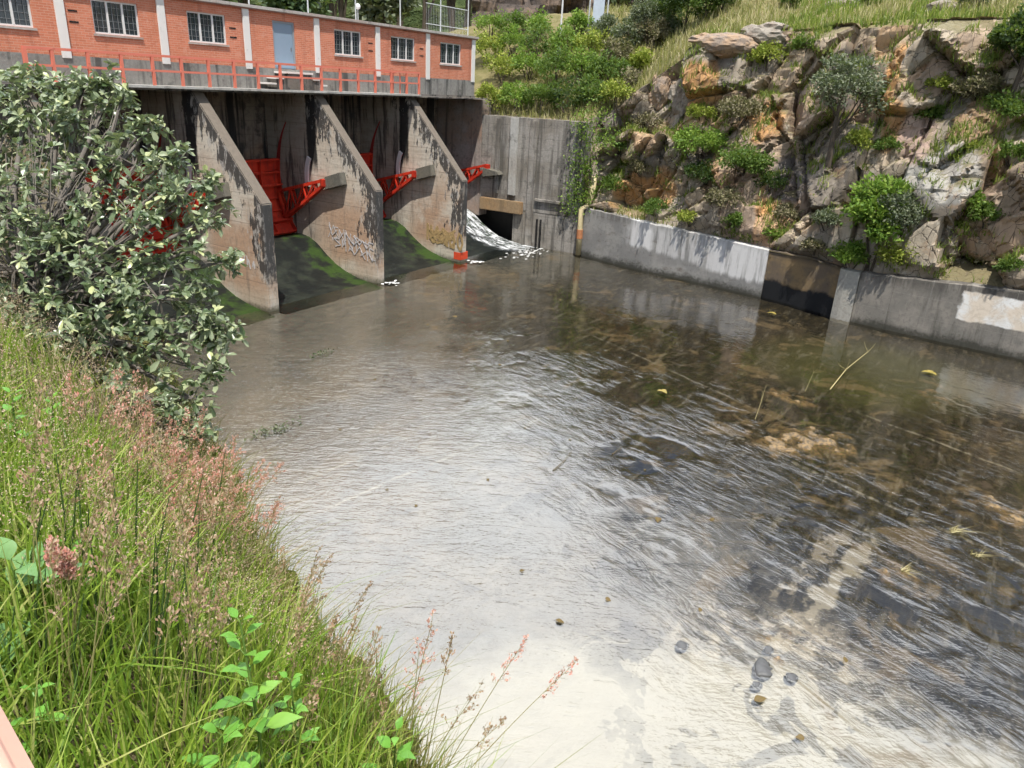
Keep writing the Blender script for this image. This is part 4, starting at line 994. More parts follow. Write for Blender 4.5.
# shrubs on the green slope above the abutment
rd = random.Random(5)
slope = []
for (x, y, rp, mt) in [(490, 112, 19, 'yellow'), (514, 112, 20, 'bright'), (540, 113, 22, 'mid'), (567, 112, 20, 'dark'), (590, 108, 20, 'mid'), (615, 108, 18, 'yellow'), (500, 84, 22, 'yellow'), (528, 80, 22, 'bright'), (555, 88, 24, 'mid'),
                       (582, 84, 22, 'bright'), (606, 84, 20, 'mid'), (628, 92, 15, 'dry'), (488, 62, 20, 'yellow'), (512, 58, 20, 'bright'), (540, 60, 22, 'mid'), (566, 58, 20, 'bright'), (592, 62, 22, 'yellow'), (616, 66, 18, 'dry'), (640, 72, 14, 'yellow'),
                       (490, 40, 20, 'bright'), (514, 38, 18, 'mid'), (538, 40, 18, 'bright'), (576, 38, 18, 'bright'), (604, 44, 18, 'grey'), (628, 50, 20, 'grey'), (650, 46, 18, 'dry'), (668, 40, 16, 'grey')]:
    slope.append((x, y, rp, mt))
rows = {0: 'bottom row just above the abutment wall', 1: 'second row above the abutment wall', 2: 'third row up the green slope', 3: 'top row below the far rock wall'}
ordn = ['first', 'second', 'third', 'fourth', 'fifth', 'sixth', 'seventh', 'eighth', 'ninth', 'tenth']
cnt = {}
adj = {'yellow': 'yellow green', 'mid': 'mid green', 'bright': 'bright green', 'dark': 'dark green', 'dry': 'brownish', 'grey': 'grey green'}
for k, (x, y, rp, mt) in enumerate(slope):
    rw = 0 if y > 100 else 1 if y > 76 else 2 if y > 54 else 3
    i = cnt.get(rw, 0); cnt[rw] = i + 1
    plant('slope_shrub', x, y, rp, mt, '%s shrub, %s from the left in the %s' % (adj[mt], ordn[i], rows[rw]), 'shrub', 'shrubs on the slope above the abutment', (1.05, 1.05, .95), 40 + k, 0, .16, 1500, clr=.34)

# background trees: behind the gatehouse and on the skyline of the hill
def far_tree(x, dist, hgt, r, mat, label, seed, top_y=None):
    dr = ray(x, 90); dr.z = 0; dr.normalize(); p = CAM + dr * dist
    gz = ground(p.x, p.y); p.z = gz.z if gz is not None else 8.0
    mat = {'dark': 'fardark'}.get(mat, mat)
    return shrub('background_tree', p, r, (1, 1, hgt / (2.0 * r) * 1.25), mat, label, 'tree', 'trees behind the dam and on the skyline', .30 + .003 * dist, 3400, 4, .30, hgt * .10, seed, -.8, M_wood)
ft = [(150, 66, 11, 4.2, 'far'), (205, 58, 10, 4, 'dark'), (250, 70, 13, 5, 'far'), (300, 60, 10.5, 4, 'dark'), (345, 74, 13, 5, 'far'), (385, 58, 8.5, 3.4, 'grey'), (425, 70, 12, 4.5, 'dark'), (465, 64, 11, 4, 'far'),
      (100, 60, 10, 4, 'dark'), (50, 70, 13, 5, 'far'), (0, 60, 12, 5, 'dark'), (505, 92, 12, 4.5, 'far'), (630, 68, 6, 2.6, 'grey'), (662, 62, 6, 3.0, 'dark'), (690, 66, 7, 3.0, 'dark'), (722, 74, 7, 3.2, 'far'),
      (765, 84, 9, 3.6, 'grey'), (810, 88, 10, 4, 'far'), (860, 84, 9, 3.6, 'dark'), (905, 88, 10, 4, 'grey'), (950, 82, 9, 3.6, 'far'), (1000, 78, 10, 4, 'dark'), (1060, 80, 10, 4, 'far'), (612, 84, 8, 3.4, 'far'), (585, 96, 9, 3.6, 'dark'), (280, 90, 16, 6, 'far'), (400, 90, 16, 6, 'far'), (180, 88, 16, 6, 'far'), (335, 92, 17, 6, 'dark'), (450, 96, 17, 6, 'dark')]
cb = ch_ = 0
for k, (x, ds, h_, r_, mt) in enumerate(ft):
    nm = {'far': 'green', 'dark': 'dark green', 'grey': 'grey green'}[mt]
    if x < 480: lb = '%s tree over the gatehouse roof, %s' % (nm, ['behind the leftmost windows', 'behind the blue door', 'behind the right half of the roof'][0 if x < 200 else 1 if x < 330 else 2] + (', far' if ds > 80 else ', near' if ds < 65 else ', midway'))
    elif x < 600: lb = '%s tree rising by the far rock wall' % nm + (', close to the metal panel' if x > 560 else ', left of the thin mast')
    else: lb = '%s tree on the hill skyline, %s' % (nm, 'left of the cliff rim' if x < 740 else 'behind the middle of the grassy rim' if x < 900 else 'behind the right end of the grassy rim') + (', lower one' if h_ < 7.5 else '')
    far_tree(x, ds, h_, r_, mt, lb, 300 + k)

# far rock wall and hills closing the valley
def ridge(name, x0, x1, d0, ztop, mat, seed, kind, label=None, cat=None):
    vs = []; n = 60; mrows = 26
    for i in range(n + 1):
        x = x0 + (x1 - x0) * i / n; dr = ray(x, 90); dr.z = 0; dr.normalize()
        for j in range(mrows + 1):
            u = j / mrows; dd = d0 + 9 * u ** 1.5; z = 7 + (ztop - 7) * u
            p = CAM + dr * dd; p.z = z; off, a_, b_, c_ = rock_disp(p * .45)
            p -= dr * off * 1.4; vs.append(tuple(p))
    idx = np.arange(len(vs)).reshape(n + 1, mrows + 1)
    o = link(name, np_mesh(name, vs, np.stack([idx[:-1, :-1], idx[:-1, 1:], idx[1:, 1:], idx[1:, :-1]], -1).reshape(-1, 4)), mat)
    tag(o, label, cat, None, kind)
def m_far_rock():
    g = G('far_rock'); p = g.geo(); n1 = g.noise(p, .5, 7, .7); n2 = g.noise(g.vmap(p, (1, 1, .35)), 1.2, 6, .7)
    c = g.mix(g.sm(n1, .4, .62), (.085, .07, .062), (.17, .125, .095)); c = g.mix(g.sm(n2, .5, .65) * .8, c, (.03, .028, .026))
    return g.out(g.bsdf(c, .95, g.bump(n1, .8, .4), .2))
ridge('far_cliff', 470, 640, 84, 30, m_far_rock(), 1, 'structure')
g = G('wooded_hill'); p = g.geo(); n1 = g.noise(p, .45, 7, .75)
M_hill = g.out(g.bsdf(g.ramp(n1, [(.3, (.025, .04, .015)), (.5, (.06, .085, .03)), (.7, (.12, .14, .05))]), .95, g.bump(n1, 1, 1.2), .2))
ridge('hills', -500, 1500, 125, 48, M_hill, 2, 'structure')

# thin mast and the pale metal panel by the slope
b_ = hit(559, 56); ms_ = empty('thin_mast', b_, 'thin white mast standing among the shrubs of the slope', 'mast')
MB(b_).tube([b_ - Vector((0, 0, .3)), b_ + Vector((.05, 0, 6))], .055, 8).build('pole', M_whitepaint, ms_); MB(b_).tube([b_ + Vector((-.05, 0, -.1)), b_ + Vector((0, 0, .35))], .10, 8).build('base', M_slab, ms_)
b2 = hit(597, 30); b2 = b2 if b2 is not None else Vector((55, 25, 14))
pn = empty('metal_panel', b2, 'pale blue metal panel on posts beside the far rock wall', 'panel'); dpt = project(b2)[2]; q_ = dpt / F
rv = Vector((rt.x, rt.y, 0)).normalized()
def bx(c, w_, h_, th): 
    c = Vector(c); a = rv * w_ / 2; fwd = Vector((-rv.y, rv.x, 0)) * th / 2; z_ = Vector((0, 0, h_))
    vs = [c + i * a + j * fwd + k_ * z_ for i in (-1, 1) for j in (-1, 1) for k_ in (0, 1)]
    return vs, [(0, 1, 3, 2), (4, 6, 7, 5), (0, 4, 5, 1), (2, 3, 7, 6), (0, 2, 6, 4), (1, 5, 7, 3)]
MB(b2).add(*bx(b2 + Vector((0, 0, .4)), 11 * q_, 44 * q_, .06)).build('sheet', plain('pale_blue_sheet', (.50, .56, .64), .4, .25, 2), pn)
for sgn in (-1, 1): MB(b2).tube([b2 + rv * sgn * 9 * q_ - Vector((0, 0, .4)), b2 + rv * sgn * 9 * q_ + Vector((0, 0, 46 * q_))], .045, 6).build('post', M_pipe, pn)

# boulders lying on the cliff top
def boulder(c, r, shape, label, seed, mat):
    rdm = random.Random(seed); bm = bmesh.new(); bmesh.ops.create_icosphere(bm, subdivisions=4, radius=1)
    for v in bm.verts:
        n_ = v.co.normalized(); q = n_ * 1.1 + Vector((seed * 3.1, 0, 0)); d_, pt_ = mnoise.voronoi(q * 1.3)
        s = 1 + .28 * (hash3(pt_[0], 3) - .5) - .3 * (v.co - Vector((0, 0, 0))).dot(Vector((hash3(pt_[0], 4) - .5, hash3(pt_[0], 5) - .5, hash3(pt_[0], 6) - .5))) + .08 * mnoise.noise(q * 4)
        v.co = Vector((n_.x * shape[0], n_.y * shape[1], n_.z * shape[2])) * s * r
    me = bpy.data.meshes.new('boulder'); bm.to_mesh(me); bm.free()
    return tag(link('boulder', me, mat, None, c), label, 'boulder', 'boulders on the cliff')
def m_boulder(nm, a, b):
    g = G(nm); p = g.geo(); n1 = g.noise(p, 1.6, 7, .7); n2 = g.noise(p, 7, 7, .7)
    c = g.mix(g.sm(n1, .4, .6), a, b); c = g.mix(g.sm(n2, .5, .7) * .6, c, (.08, .075, .07)); return g.out(g.bsdf(c, .9, g.bump(n2, .6, .06), .2))
M_bp = m_boulder('pale_boulder_rock', (.33, .295, .25), (.25, .205, .165)); M_bo = m_boulder('tan_boulder_rock', (.36, .25, .165), (.26, .21, .17))
for (x, y, rp, sh, lb, mt) in [(942, 9, 13, (.8, 1.3, .6), 'pale boulder in the grass near the skyline at upper right', M_bp), (845, 5, 12, (.8, 1.5, .45), 'low flat pale boulder in the grass behind the rim', M_bp),
                               (722, 44, 22, (.8, 1.5, .55), 'wide pale slab jutting from the left end of the cliff rim', M_bo), (765, 36, 18, (.8, 1.4, .6), 'grey block in the rim right of the wide pale slab', M_bp), (658, 92, 12, (.7, .9, 1.3), 'upright orange block at the foot of the grassy slope', M_bo), (684, 96, 16, (.7, .9, 1.3), 'leaning two toned block beside the upright orange one', M_bp)]:
    h = hit(x, y)
    if h is not None: boulder(h + Vector((.2, 0, 0)), rp * project(h)[2] / F, sh, lb, int(x), mt)

# meadow grass on the plateau and tufts on the ledges
rng = np.random.default_rng(21)
va = np.array([tuple(v) for v in verts]); fc = va[faces]; cen = fc.mean(1); nr_ = np.cross(fc[:, 2] - fc[:, 0], fc[:, 3] - fc[:, 1]); area = np.linalg.norm(nr_, axis=1) / 2; nz = np.abs(nr_[:, 2]) / (2 * area + 1e-9)
gwf = np.array(grass_w)[faces].mean(1)
def scatter(mask, n, wfun=None):
    wgt = area * mask
    if wfun is not None: wgt = wgt * wfun
    i = rng.choice(len(faces), n, p=wgt / wgt.sum()); a = rng.random((n, 2)); q = fc[i]
    return (q[:, 0] * (1 - a[:, :1]) + q[:, 1] * a[:, :1]) * (1 - a[:, 1:]) + (q[:, 3] * (1 - a[:, :1]) + q[:, 2] * a[:, :1]) * a[:, 1:]
dcam = np.linalg.norm(cen - np.array(CAM)[None], axis=1)
near = np.clip((75 - dcam) / 20, 0, 1) * (cen[:, 1] < 26) * (cen[:, 1] > -8)
gp = scatter((gwf > .3) & (cen[:, 0] > 36), 26000, near / (dcam ** 1.0))
strawm = np.array([mnoise.noise(Vector((p[0] * .22, p[1] * .22, 3))) for p in gp]) + .35 * ((gp[:, 1] > 12)) > .12
for nm, sel, mt in (('straw_grass', strawm, M_grass_straw), ('meadow_grass', ~strawm, M_grass_green)):
    pz = gp[sel]; v, f = blades(pz - np.array([0, 0, .05]), rng.uniform(.25, .75, len(pz)), np.full(len(pz), .065), rng, .4, 2)
    o = link(nm, np_mesh(nm, v, f), mt); tag(o, kind='stuff')
patchy = np.array([max(0.0, mnoise.noise(Vector(c_) * .9) + .12) for c_ in cen.tolist()])
lp_ = scatter(((gwf < .3) & (nz > .42) & (cen[:, 2] > 2.3)).astype(float) * patchy, 6500, near)
nb = 3; lp2 = np.repeat(lp_, nb, 0) + rng.normal(0, .09, (len(lp_) * nb, 3)) * np.array([1, 1, .2])
v, f = blades(lp2 - np.array([0, 0, .04]), rng.uniform(.14, .5, len(lp2)), np.full(len(lp2), .05), rng, .6, 2)
o = link('ledge_grass', np_mesh('ledge_grass', v, f), M_grass_green); tag(o, kind='stuff')

# ================================================================== NEAR BANK
def epx(x, y, z=5.7): return on_plane(x, y, 2, z)
edge = [epx(*q) for q in [(420, 775), (410, 742), (372, 700), (325, 652), (290, 600), (268, 562), (240, 516), (238, 492), (220, 466), (196, 436)]]
d0_ = (edge[1] - edge[3]).normalized(); edge = [edge[0] + Vector((-.35, -1.0, 0)) * k for k in (5, 3, 1.5, .6)] + edge
edge += [edge[-1] + Vector((.42, .91, 0)) * k for k in (1, 2.2, 4, 7, 11)] + [Vector((11.7, 24.0, 5.7)), Vector((11.7, 29, 5.7))]
# resample
cum = [0]
for a, b in zip(edge[:-1], edge[1:]): cum.append(cum[-1] + (b - a).length)
def edge_at(s):
    return Vector([float(np.interp(s, cum, [e[i] for e in edge])) for i in range(3)])
S_CAM = min(range(0, 1200), key=lambda k: (edge_at(k * .01).xy - Vector((1.2, -.45))).length) * .01
INL = Vector((-.93, .37, 0))
def bank_z(w, s): return 5.7 + 1.2 * (lambda t: t * t * (3 - 2 * t))(min(1, max(0, (w + .1) / 1.5))) + .10 * mnoise.noise(Vector((s * 1.6, w * 1.6, 3))) * min(1, w * 3 + .3)
srow = np.concatenate([np.arange(0, 16, .07), np.arange(16, cum[-1], .3)])
wrow = [-1, -1, -1, -1, 0, .05, .12, .2, .3, .42, .55, .7, .9, 1.1, 1.4, 1.8, 2.4, 3.2, 4.5, 7, 12, 25]
bv = []; bw = []
for s in srow:
    s = float(s); e = edge_at(s)
    for j, wv in enumerate(wrow):
        nz_ = mnoise.fractal(Vector((s * 2.3, j * .35, 1)), 1, 2, 3)
        if j < 4:
            z = (-.5, 1.8, 3.8, 5.35)[j]; rg = .10 * mnoise.noise(Vector((s * 1.1, 5, 2))) + .08 * mnoise.noise(Vector((s * 3.7, 5, 7))); p = e - INL * (.16 + .10 * nz_ - .05 * j - rg); p.z = z + .05 * nz_
        else:
            rg = (.10 * mnoise.noise(Vector((s * 1.1, 5, 2))) + .08 * mnoise.noise(Vector((s * 3.7, 5, 7)))) * max(0, 1 - wv / .9); p = e + INL * (wv + rg - (.10 * nz_ if wv < .5 else 0)); p.z = bank_z(wv, s) + .07 * nz_ * (1 if wv < .6 else .3)
        bv.append(p); bw.append(max(0, wv))
idx = np.arange(len(bv)).reshape(len(srow), len(wrow)); bf = np.stack([idx[:-1, :-1], idx[:-1, 1:], idx[1:, 1:], idx[1:, :-1]], -1).reshape(-1, 4)[:, ::-1]
bme = np_mesh('river_bank', np.array([tuple(v) for v in bv]), bf, True)
wa = bme.attributes.new('inland', 'FLOAT', 'POINT'); wa.data.foreach_set('value', np.array(bw, np.float32))
def m_bank():
    g = G('bank_soil'); p = g.geo(); z = g.xyz(p)[2]; n1 = g.noise(p, 3, 6, .7); n2 = g.noise(p, 22, 5, .7)
    c = g.mix(g.sm(n1, .4, .6), (.07, .065, .03), (.16, .12, .07)); c = g.mix(g.sm(n2, .45, .7) * .6, c, (.26, .21, .13))
    mo = g.sm(g.attr('inland', 'Fac') + (n1 - .5) * .5, .34, .14)
    c = g.mix(mo, c, g.mix(g.sm(n2, .35, .65), (.035, .04, .008), (.15, .135, .025)))
    c = g.mix(g.sm(z, 5.3, 4.9), c, g.mix(n1, (.12, .11, .09), (.26, .24, .21)))
    return g.out(g.bsdf(c, .95, g.bump(n2 + n1, .8, .03), .15))
o = link('river_bank', bme, m_bank()); tag(o, kind='structure')
BB = BVHTree.FromPolygons([tuple(v) for v in bv], [tuple(f) for f in bf.tolist()])
def bhit(x, y):
    return BB.ray_cast(CAM, ray(x, y).normalized())[0]
def bground(x, y):
    return BB.ray_cast(Vector((x, y, 40)), Vector((0, 0, -1)))[0]

rng = np.random.default_rng(77)
def bank_points(n, s0, s1, w0, w1, pw=1.0):
    out = []
    while len(out) < n:
        s = s0 + (s1 - s0) * rng.random(); wv = w0 + (w1 - w0) * rng.random() ** pw
        p = edge_at(s) + INL * wv; p.z = bank_z(wv, s)
        dh = math.hypot(p.x, p.y)
        if dh < 1.15 or p.x * fw.x + p.y * fw.y < -.2: continue
        if rng.random() > min(1, (3.6 / dh) ** 1.2): continue
        out.append((p.x, p.y, p.z - .03, s))
    return np.array(out)
M_g1 = leafmat('lush_grass', [(0, (.08, .15, .02)), (.3, (.16, .27, .03)), (.7, (.28, .38, .05)), (1, (.46, .46, .16))], .4, .45)
M_g2 = leafmat('dry_grass', [(0, (.20, .15, .085)), (.4, (.33, .25, .15)), (.75, (.45, .34, .23)), (1, (.22, .24, .06))], .3, .6)
M_eg = leafmat('edge_grass_blades', [(0, (.13, .17, .03)), (.5, (.24, .24, .08)), (1, (.42, .34, .20))], .3, .6)
M_g3 = leafmat('mossy_growth', [(0, (.045, .05, .008)), (.5, (.10, .095, .018)), (1, (.19, .165, .03))], .2, .7)
S0 = S_CAM - 1.0; S1 = S_CAM + 7.6
bp = bank_points(24000, S0, S1, .12, 2.6)
bp = bp[(rng.random(len(bp)) < .4) | (np.array([min((Vector(q[:2]) - edge_at(q[3]).xy).length, 9) for q in bp]) > .22)]
gsel = np.array([mnoise.noise(Vector((p[0] * 1.5, p[1] * 1.5, 9))) for p in bp]) * .5 + rng.random(len(bp)) * .55 - np.clip((bp[:, 3] - S_CAM - 3.2) * .16, -.35, .42)
gr_ = gsel > -.02
pz = bp[gr_][:, :3]; v, f = blades(pz, rng.uniform(.14, .48, len(pz)) * (1 - .45 * np.clip((bp[gr_][:, 3] - S_CAM - 3) / 4, 0, 1)), rng.uniform(.006, .014, len(pz)), rng, .55, 4, (.08, -.02, 0))
o = link('bank_grass', np_mesh('bank_grass', v, f, True), M_g1); tag(o, kind='stuff')
pz = bp[~gr_][:, :3]; v, f = blades(pz, rng.uniform(.10, .36, len(pz)), rng.uniform(.003, .008, len(pz)), rng, .9, 4, (.06, 0, 0))
o = link('dry_grass', np_mesh('dry_grass', v, f, True), M_g2); tag(o, kind='stuff')
mp = bank_points(22000, S0, S1, -.04, .45); v, f = blades(mp[:, :3], rng.uniform(.02, .07, len(mp)), np.full(len(mp), .012), rng, .9, 2)
o = link('edge_moss', np_mesh('edge_moss', v, f), M_g3); tag(o, kind='stuff')
ep = bank_points(3800, S0, S1, -.06, .25); v, f = blades(ep[:, :3], rng.uniform(.10, .34, len(ep)), rng.uniform(.004, .009, len(ep)), rng, .6, 4, (.75, -.3, 0))
o = link('edge_grass', np_mesh('edge_grass', v, f, True), M_eg); tag(o, kind='stuff')
# fine seed haze of dry panicles low in the grass (beyond counting)
sp_ = bank_points(4200, S_CAM + 2.4, S1, .05, 2.0); k_ = 16
q = np.repeat(sp_[:, :3] + np.c_[np.zeros((len(sp_), 2)), rng.uniform(.12, .42, len(sp_))], k_, 0) + rng.normal(0, 1, (len(sp_) * k_, 3)) * np.array([.028, .028, .05])
v, f = leaf_quads(q, rng.uniform(.006, .013, len(q)), None, 1, .45, rng)
M_seed = leafmat('dry_grass_seed', [(0, (.36, .22, .15)), (.5, (.50, .36, .26)), (1, (.60, .50, .38))], .25, .7)
o = link('dry_seed_heads', np_mesh('dry_seed_heads', v, f), M_seed); tag(o, kind='stuff')
M_pink = leafmat('pink_grass_seed', [(0, (.60, .22, .18)), (.5, (.70, .37, .32)), (1, (.74, .52, .45))], .3, .7)
M_tan = leafmat('tan_grass_seed', [(0, (.30, .17, .11)), (.5, (.42, .28, .19)), (1, (.55, .42, .30))], .25, .7)
M_stalk = plain('grass_stalk', (.26, .24, .09), .7, .4, 20)

def seed_grass(base, tip, plen, pw, mat, label, group, seed, dense=1.0):
    rd = random.Random(seed); base, tip = Vector(base), Vector(tip); L = (tip - base).length
    root = empty('grass_stem', base, label, 'grass stem', group); root['kind'] = 'thing'
    mid = base.lerp(tip, .55) + Vector((0, 0, .06 * L)); loc = lambda p: Vector(p) - base
    pts = [base - Vector((0, 0, .05))]
    for k in range(1, 9):
        t = k / 8; pts.append(base * (1 - t) ** 2 + mid * 2 * t * (1 - t) + tip * t * t)
    sb = MB(base); sb.tube(pts, [.0028 * (1 - .65 * i / 8) for i in range(9)], 4)
    P = []; D = []
    d = (pts[-1] - pts[-3]).normalized(); nbr = int(9 * dense) + 3
    for i in range(nbr):
        t = i / (nbr - 1); s0 = pts[-1] - d * plen * (1 - t); az = rd.uniform(0, 6.28); wid = pw * (1 - .75 * t) * rd.uniform(.5, 1.1)
        side = (d.orthogonal().normalized()); side.rotate(Matrix.Rotation(az, 3, d)); e = s0 + side * wid + d * plen * .16 * rd.uniform(.4, 1.3)
        sb.tube([s0, (s0 + e) / 2 + d * .004, e], .0007, 3, False)
        for k in range(int(7 * dense) + 2):
            u = rd.uniform(.25, 1.05); P.append(tuple(loc(s0.lerp(e, u)) + Vector((rd.gauss(0, .005), rd.gauss(0, .005), rd.gauss(0, .005))))); D.append(tuple((side * .4 + d)))
    sb.build('stalk', M_stalk, root)
    r2 = np.random.default_rng(seed); v, f = leaf_quads(np.array(P), r2.uniform(.009, .017, len(P)), np.array(D), .35, .5, r2)
    link('panicle', np_mesh('panicle', v, f), mat, root); return root

def grass_at(bx, by, tx, ty, dd, plen, pw, mat, label, group, seed, dense=1.0):
    b = bhit(bx, by)
    if b is None: return
    d_ = (b - CAM).dot(fw); tip = at(tx, ty, d_ * dd)
    return seed_grass(b, tip, plen, pw, mat, label, group, seed, dense)
g1 = 'seed grasses standing against the water'
for i, (bx, by, tx, ty, dd, pl, pw, mt, lb) in enumerate([
        (392, 800, 432, 622, .92, .20, .045, M_pink, 'pink topped seed grass leaning over the water right of the bank'),
        (405, 800, 419, 650, .95, .26, .07, M_pink, 'bushy pinkish seed grass beside the low broad leaved weed'),
        (418, 805, 452, 640, .95, .15, .03, M_tan, 'slim brown seed grass upright against the pale water'),
        (420, 815, 524, 642, .97, .20, .035, M_pink, 'pink tipped seed grass, second from the right over the water'),
        (425, 820, 574, 664, .97, .19, .045, M_pink, 'rightmost pink seed grass bending over the water'),
        (400, 810, 478, 690, .96, .2, .05, M_tan, 'low brownish seed grass between the pink topped ones'),
        (412, 812, 503, 722, .95, .16, .05, M_tan, 'short tan seed grass low over the pale water'),
        (330, 720, 340, 640, .95, .16, .05, M_tan, 'tan seed grass at the gap in the mossy edge'),
        (345, 735, 372, 655, .95, .17, .06, M_tan, 'tan seed grass right of the gap in the mossy edge'),
        (300, 700, 336, 618, .96, .10, .012, M_tan, 'dark thin grass spike crossing the mossy edge')]):
    grass_at(bx, by, tx, ty, dd, pl, pw, mt, lb, g1, 500 + i, 1.0)
rd = random.Random(12)
def grass_patch(n, box, up_px, lean_px, dd, pl, pw, mat, label, group, seed, dense):
    for i in range(n):
        bx, by = rd.uniform(box[0], box[2]), rd.uniform(box[1], box[3])
        b = bhit(bx, by)
        if b is None or b.z < 5.5: continue
        sc = 3.6 / (b - CAM).dot(fw)
        grass_at(bx, by, bx + rd.uniform(*lean_px) * sc, by - rd.uniform(*up_px) * sc, dd, pl * rd.uniform(.8, 1.2), pw * rd.uniform(.7, 1.3), mat, label, group, seed + i, dense)
grass_patch(44, (150, 500, 262, 590), (45, 105), (0, 60), .97, .2, .06, M_pink, 'reddish pink seed grass in the clump leaning over the mossy edge', 'pink seed grasses leaning over the mossy edge', 1000, 1.3)
grass_patch(34, (80, 450, 200, 560), (60, 110), (-20, 30), .97, .17, .05, M_pink, 'pale pink seed grass in the dry patch below the oak', 'pale pink seed grasses below the oak', 1100, 1.1)
grass_patch(26, (20, 640, 210, 800), (80, 170), (-30, 40), .93, .19, .05, M_tan, 'tan seed grass among the lush green blades near the salmon rail', 'tan seed grasses in the green grass', 1200, 1.1)
grass_patch(16, (250, 640, 380, 790), (50, 110), (5, 50), .96, .17, .05, M_tan, 'tan seed grass on the bank edge near the leafy weeds', 'tan seed grasses on the bank edge', 1300, 1.0)
grass_patch(3, (58, 705, 72, 725), (85, 100), (-5, 5), .95, .06, .022, M_pink, 'thick pink seed tuft in the green grass near the rail', 'pink seed tufts near the rail', 1400, 2.6)
# tall dark rushes
def rush(bx, by, tx, ty, seed):
    b = bhit(bx, by)
    if b is None: return
    tip = at(tx, ty, (b - CAM).dot(fw) * .95); mb = MB(b); md = b.lerp(tip, .5) + Vector((random.Random(seed).uniform(-.03, .03), 0, .02)); mb.tube([b - Vector((0, 0, .04)), md, tip], [.0045, .004, .0015], 5)
    tag(mb.build('rush_stem', M_rush, loc=b), 'dark green upright rush stem standing out of the grass', 'rush', 'rush stems in the bank grass')
M_rush = plain('dark_rush', (.045, .085, .02), .6, .4, 10)
for i in range(34):
    x = rd.uniform(10, 210); y = rd.uniform(590, 720); rush(x, y, x + rd.uniform(-12, 22), y - rd.uniform(70, 150), i)

# broad leaved weeds
M_weed = leafmat('weed_leaves', [(0, (.12, .31, .04)), (.5, (.17, .40, .055)), (1, (.26, .46, .08))], .35, .42, .35)
M_weedpale = leafmat('pale_weed_leaves', [(0, (.14, .30, .10)), (1, (.22, .38, .14))], .35, .45)
M_stem = plain('weed_stem', (.12, .20, .04), .6, .3, 10)
def big_leaf(mb, base, d, L, W, upv=Vector((0, 0, 1)), droop=.35):
    d = Vector(d).normalized(); sd = d.cross(upv); sd = sd.normalized() if sd.length > .05 else Vector((1, 0, 0)); nn = sd.cross(d).normalized()
    prof = [0, .42, .74, .93, 1.0, .97, .86, .70, .52, .34, .17, 0]; vs = []; fs = []; nsg = len(prof)
    for i, wv in enumerate(prof):
        t = i / (nsg - 1); c = base + d * L * t - Vector((0, 0, 1)) * droop * L * t * t
        e = .5 * W * wv
        vs += [c - sd * e + nn * .18 * e, c, c + sd * e + nn * .18 * e]
        if i: a = 3 * (i - 1); fs += [(a, a + 1, a + 4, a + 3), (a + 1, a + 2, a + 5, a + 4)]
    mb.add(vs, fs)
def weed(bx, by, tx, ty, dd, pairs, L0, L1, label, seed, mat=None):
    b = bhit(bx, by)
    if b is None: return
    rdw = random.Random(seed); tip = at(tx, ty, (b - CAM).dot(fw) * dd); root = empty('broad_leaved_weed', b, label, 'plant', 'broad leaved weeds on the bank')
    sb = MB(b); sb.tube([b - Vector((0, 0, .05)), b.lerp(tip, .5) + Vector((.01, 0, 0)), tip], [.006, .005, .0025], 6); lf = MB(b); ax = (tip - b).normalized(); side = ax.orthogonal().normalized(); side.rotate(Matrix.Rotation(rdw.uniform(0, 6), 3, ax))
    for k in range(pairs):
        t = 1 - .62 * k / max(1, pairs - 1); p0 = b.lerp(tip, t); L = L0 + (L1 - L0) * k / max(1, pairs - 1)
        for sg in (-1, 1):
            dv = side * sg; dv.rotate(Matrix.Rotation(rdw.uniform(-.35, .35), 3, ax)); dr_ = dv + ax * (.9 - .55 * k / pairs); pe = p0 + dr_.normalized() * L * .28
            sb.tube([p0, pe], .0018, 4, False); big_leaf(lf, pe, dr_ + Vector((0, 0, -.1)), L * rdw.uniform(.8, 1.1), L * rdw.uniform(.42, .54), droop=rdw.uniform(.15, .45))
        side.rotate(Matrix.Rotation(1.45, 3, ax))
    sb.build('stem', M_stem, root, fix=False); lf.build('foliage', mat or M_weed, root, smooth=True, fix=False)
weed(268, 815, 240, 622, .90, 9, .05, .125, 'tall bright green weed with paired leaves in front of the grass', 1)
weed(388, 815, 396, 735, .90, 4, .06, .13, 'low bright weed with pointed leaves at the bottom edge of the photo', 2)
weed(300, 790, 290, 680, .92, 6, .045, .09, 'smaller weed right behind the tall bright green one', 3)
weed(215, 810, 222, 735, .90, 4, .06, .11, 'short weed at the foot of the tall bright green one', 4)
weed(12, 640, 14, 570, .95, 3, .11, .24, 'weed with very broad pale leaves at the left edge', 5, M_weedpale)
weed(62, 600, 70, 545, .95, 3, .05, .10, 'small weed beside the very broad pale leaved one', 6)
weed(40, 760, 36, 690, .93, 4, .04, .08, 'small weed in the shade next to the salmon rail', 7)
weed(14, 470, 12, 395, .97, 6, .05, .09, 'leafy weed at the left edge below the oak', 8)
weed(50, 440, 52, 398, .97, 5, .04, .08, 'small leafy weed under the lowest oak branches', 9)

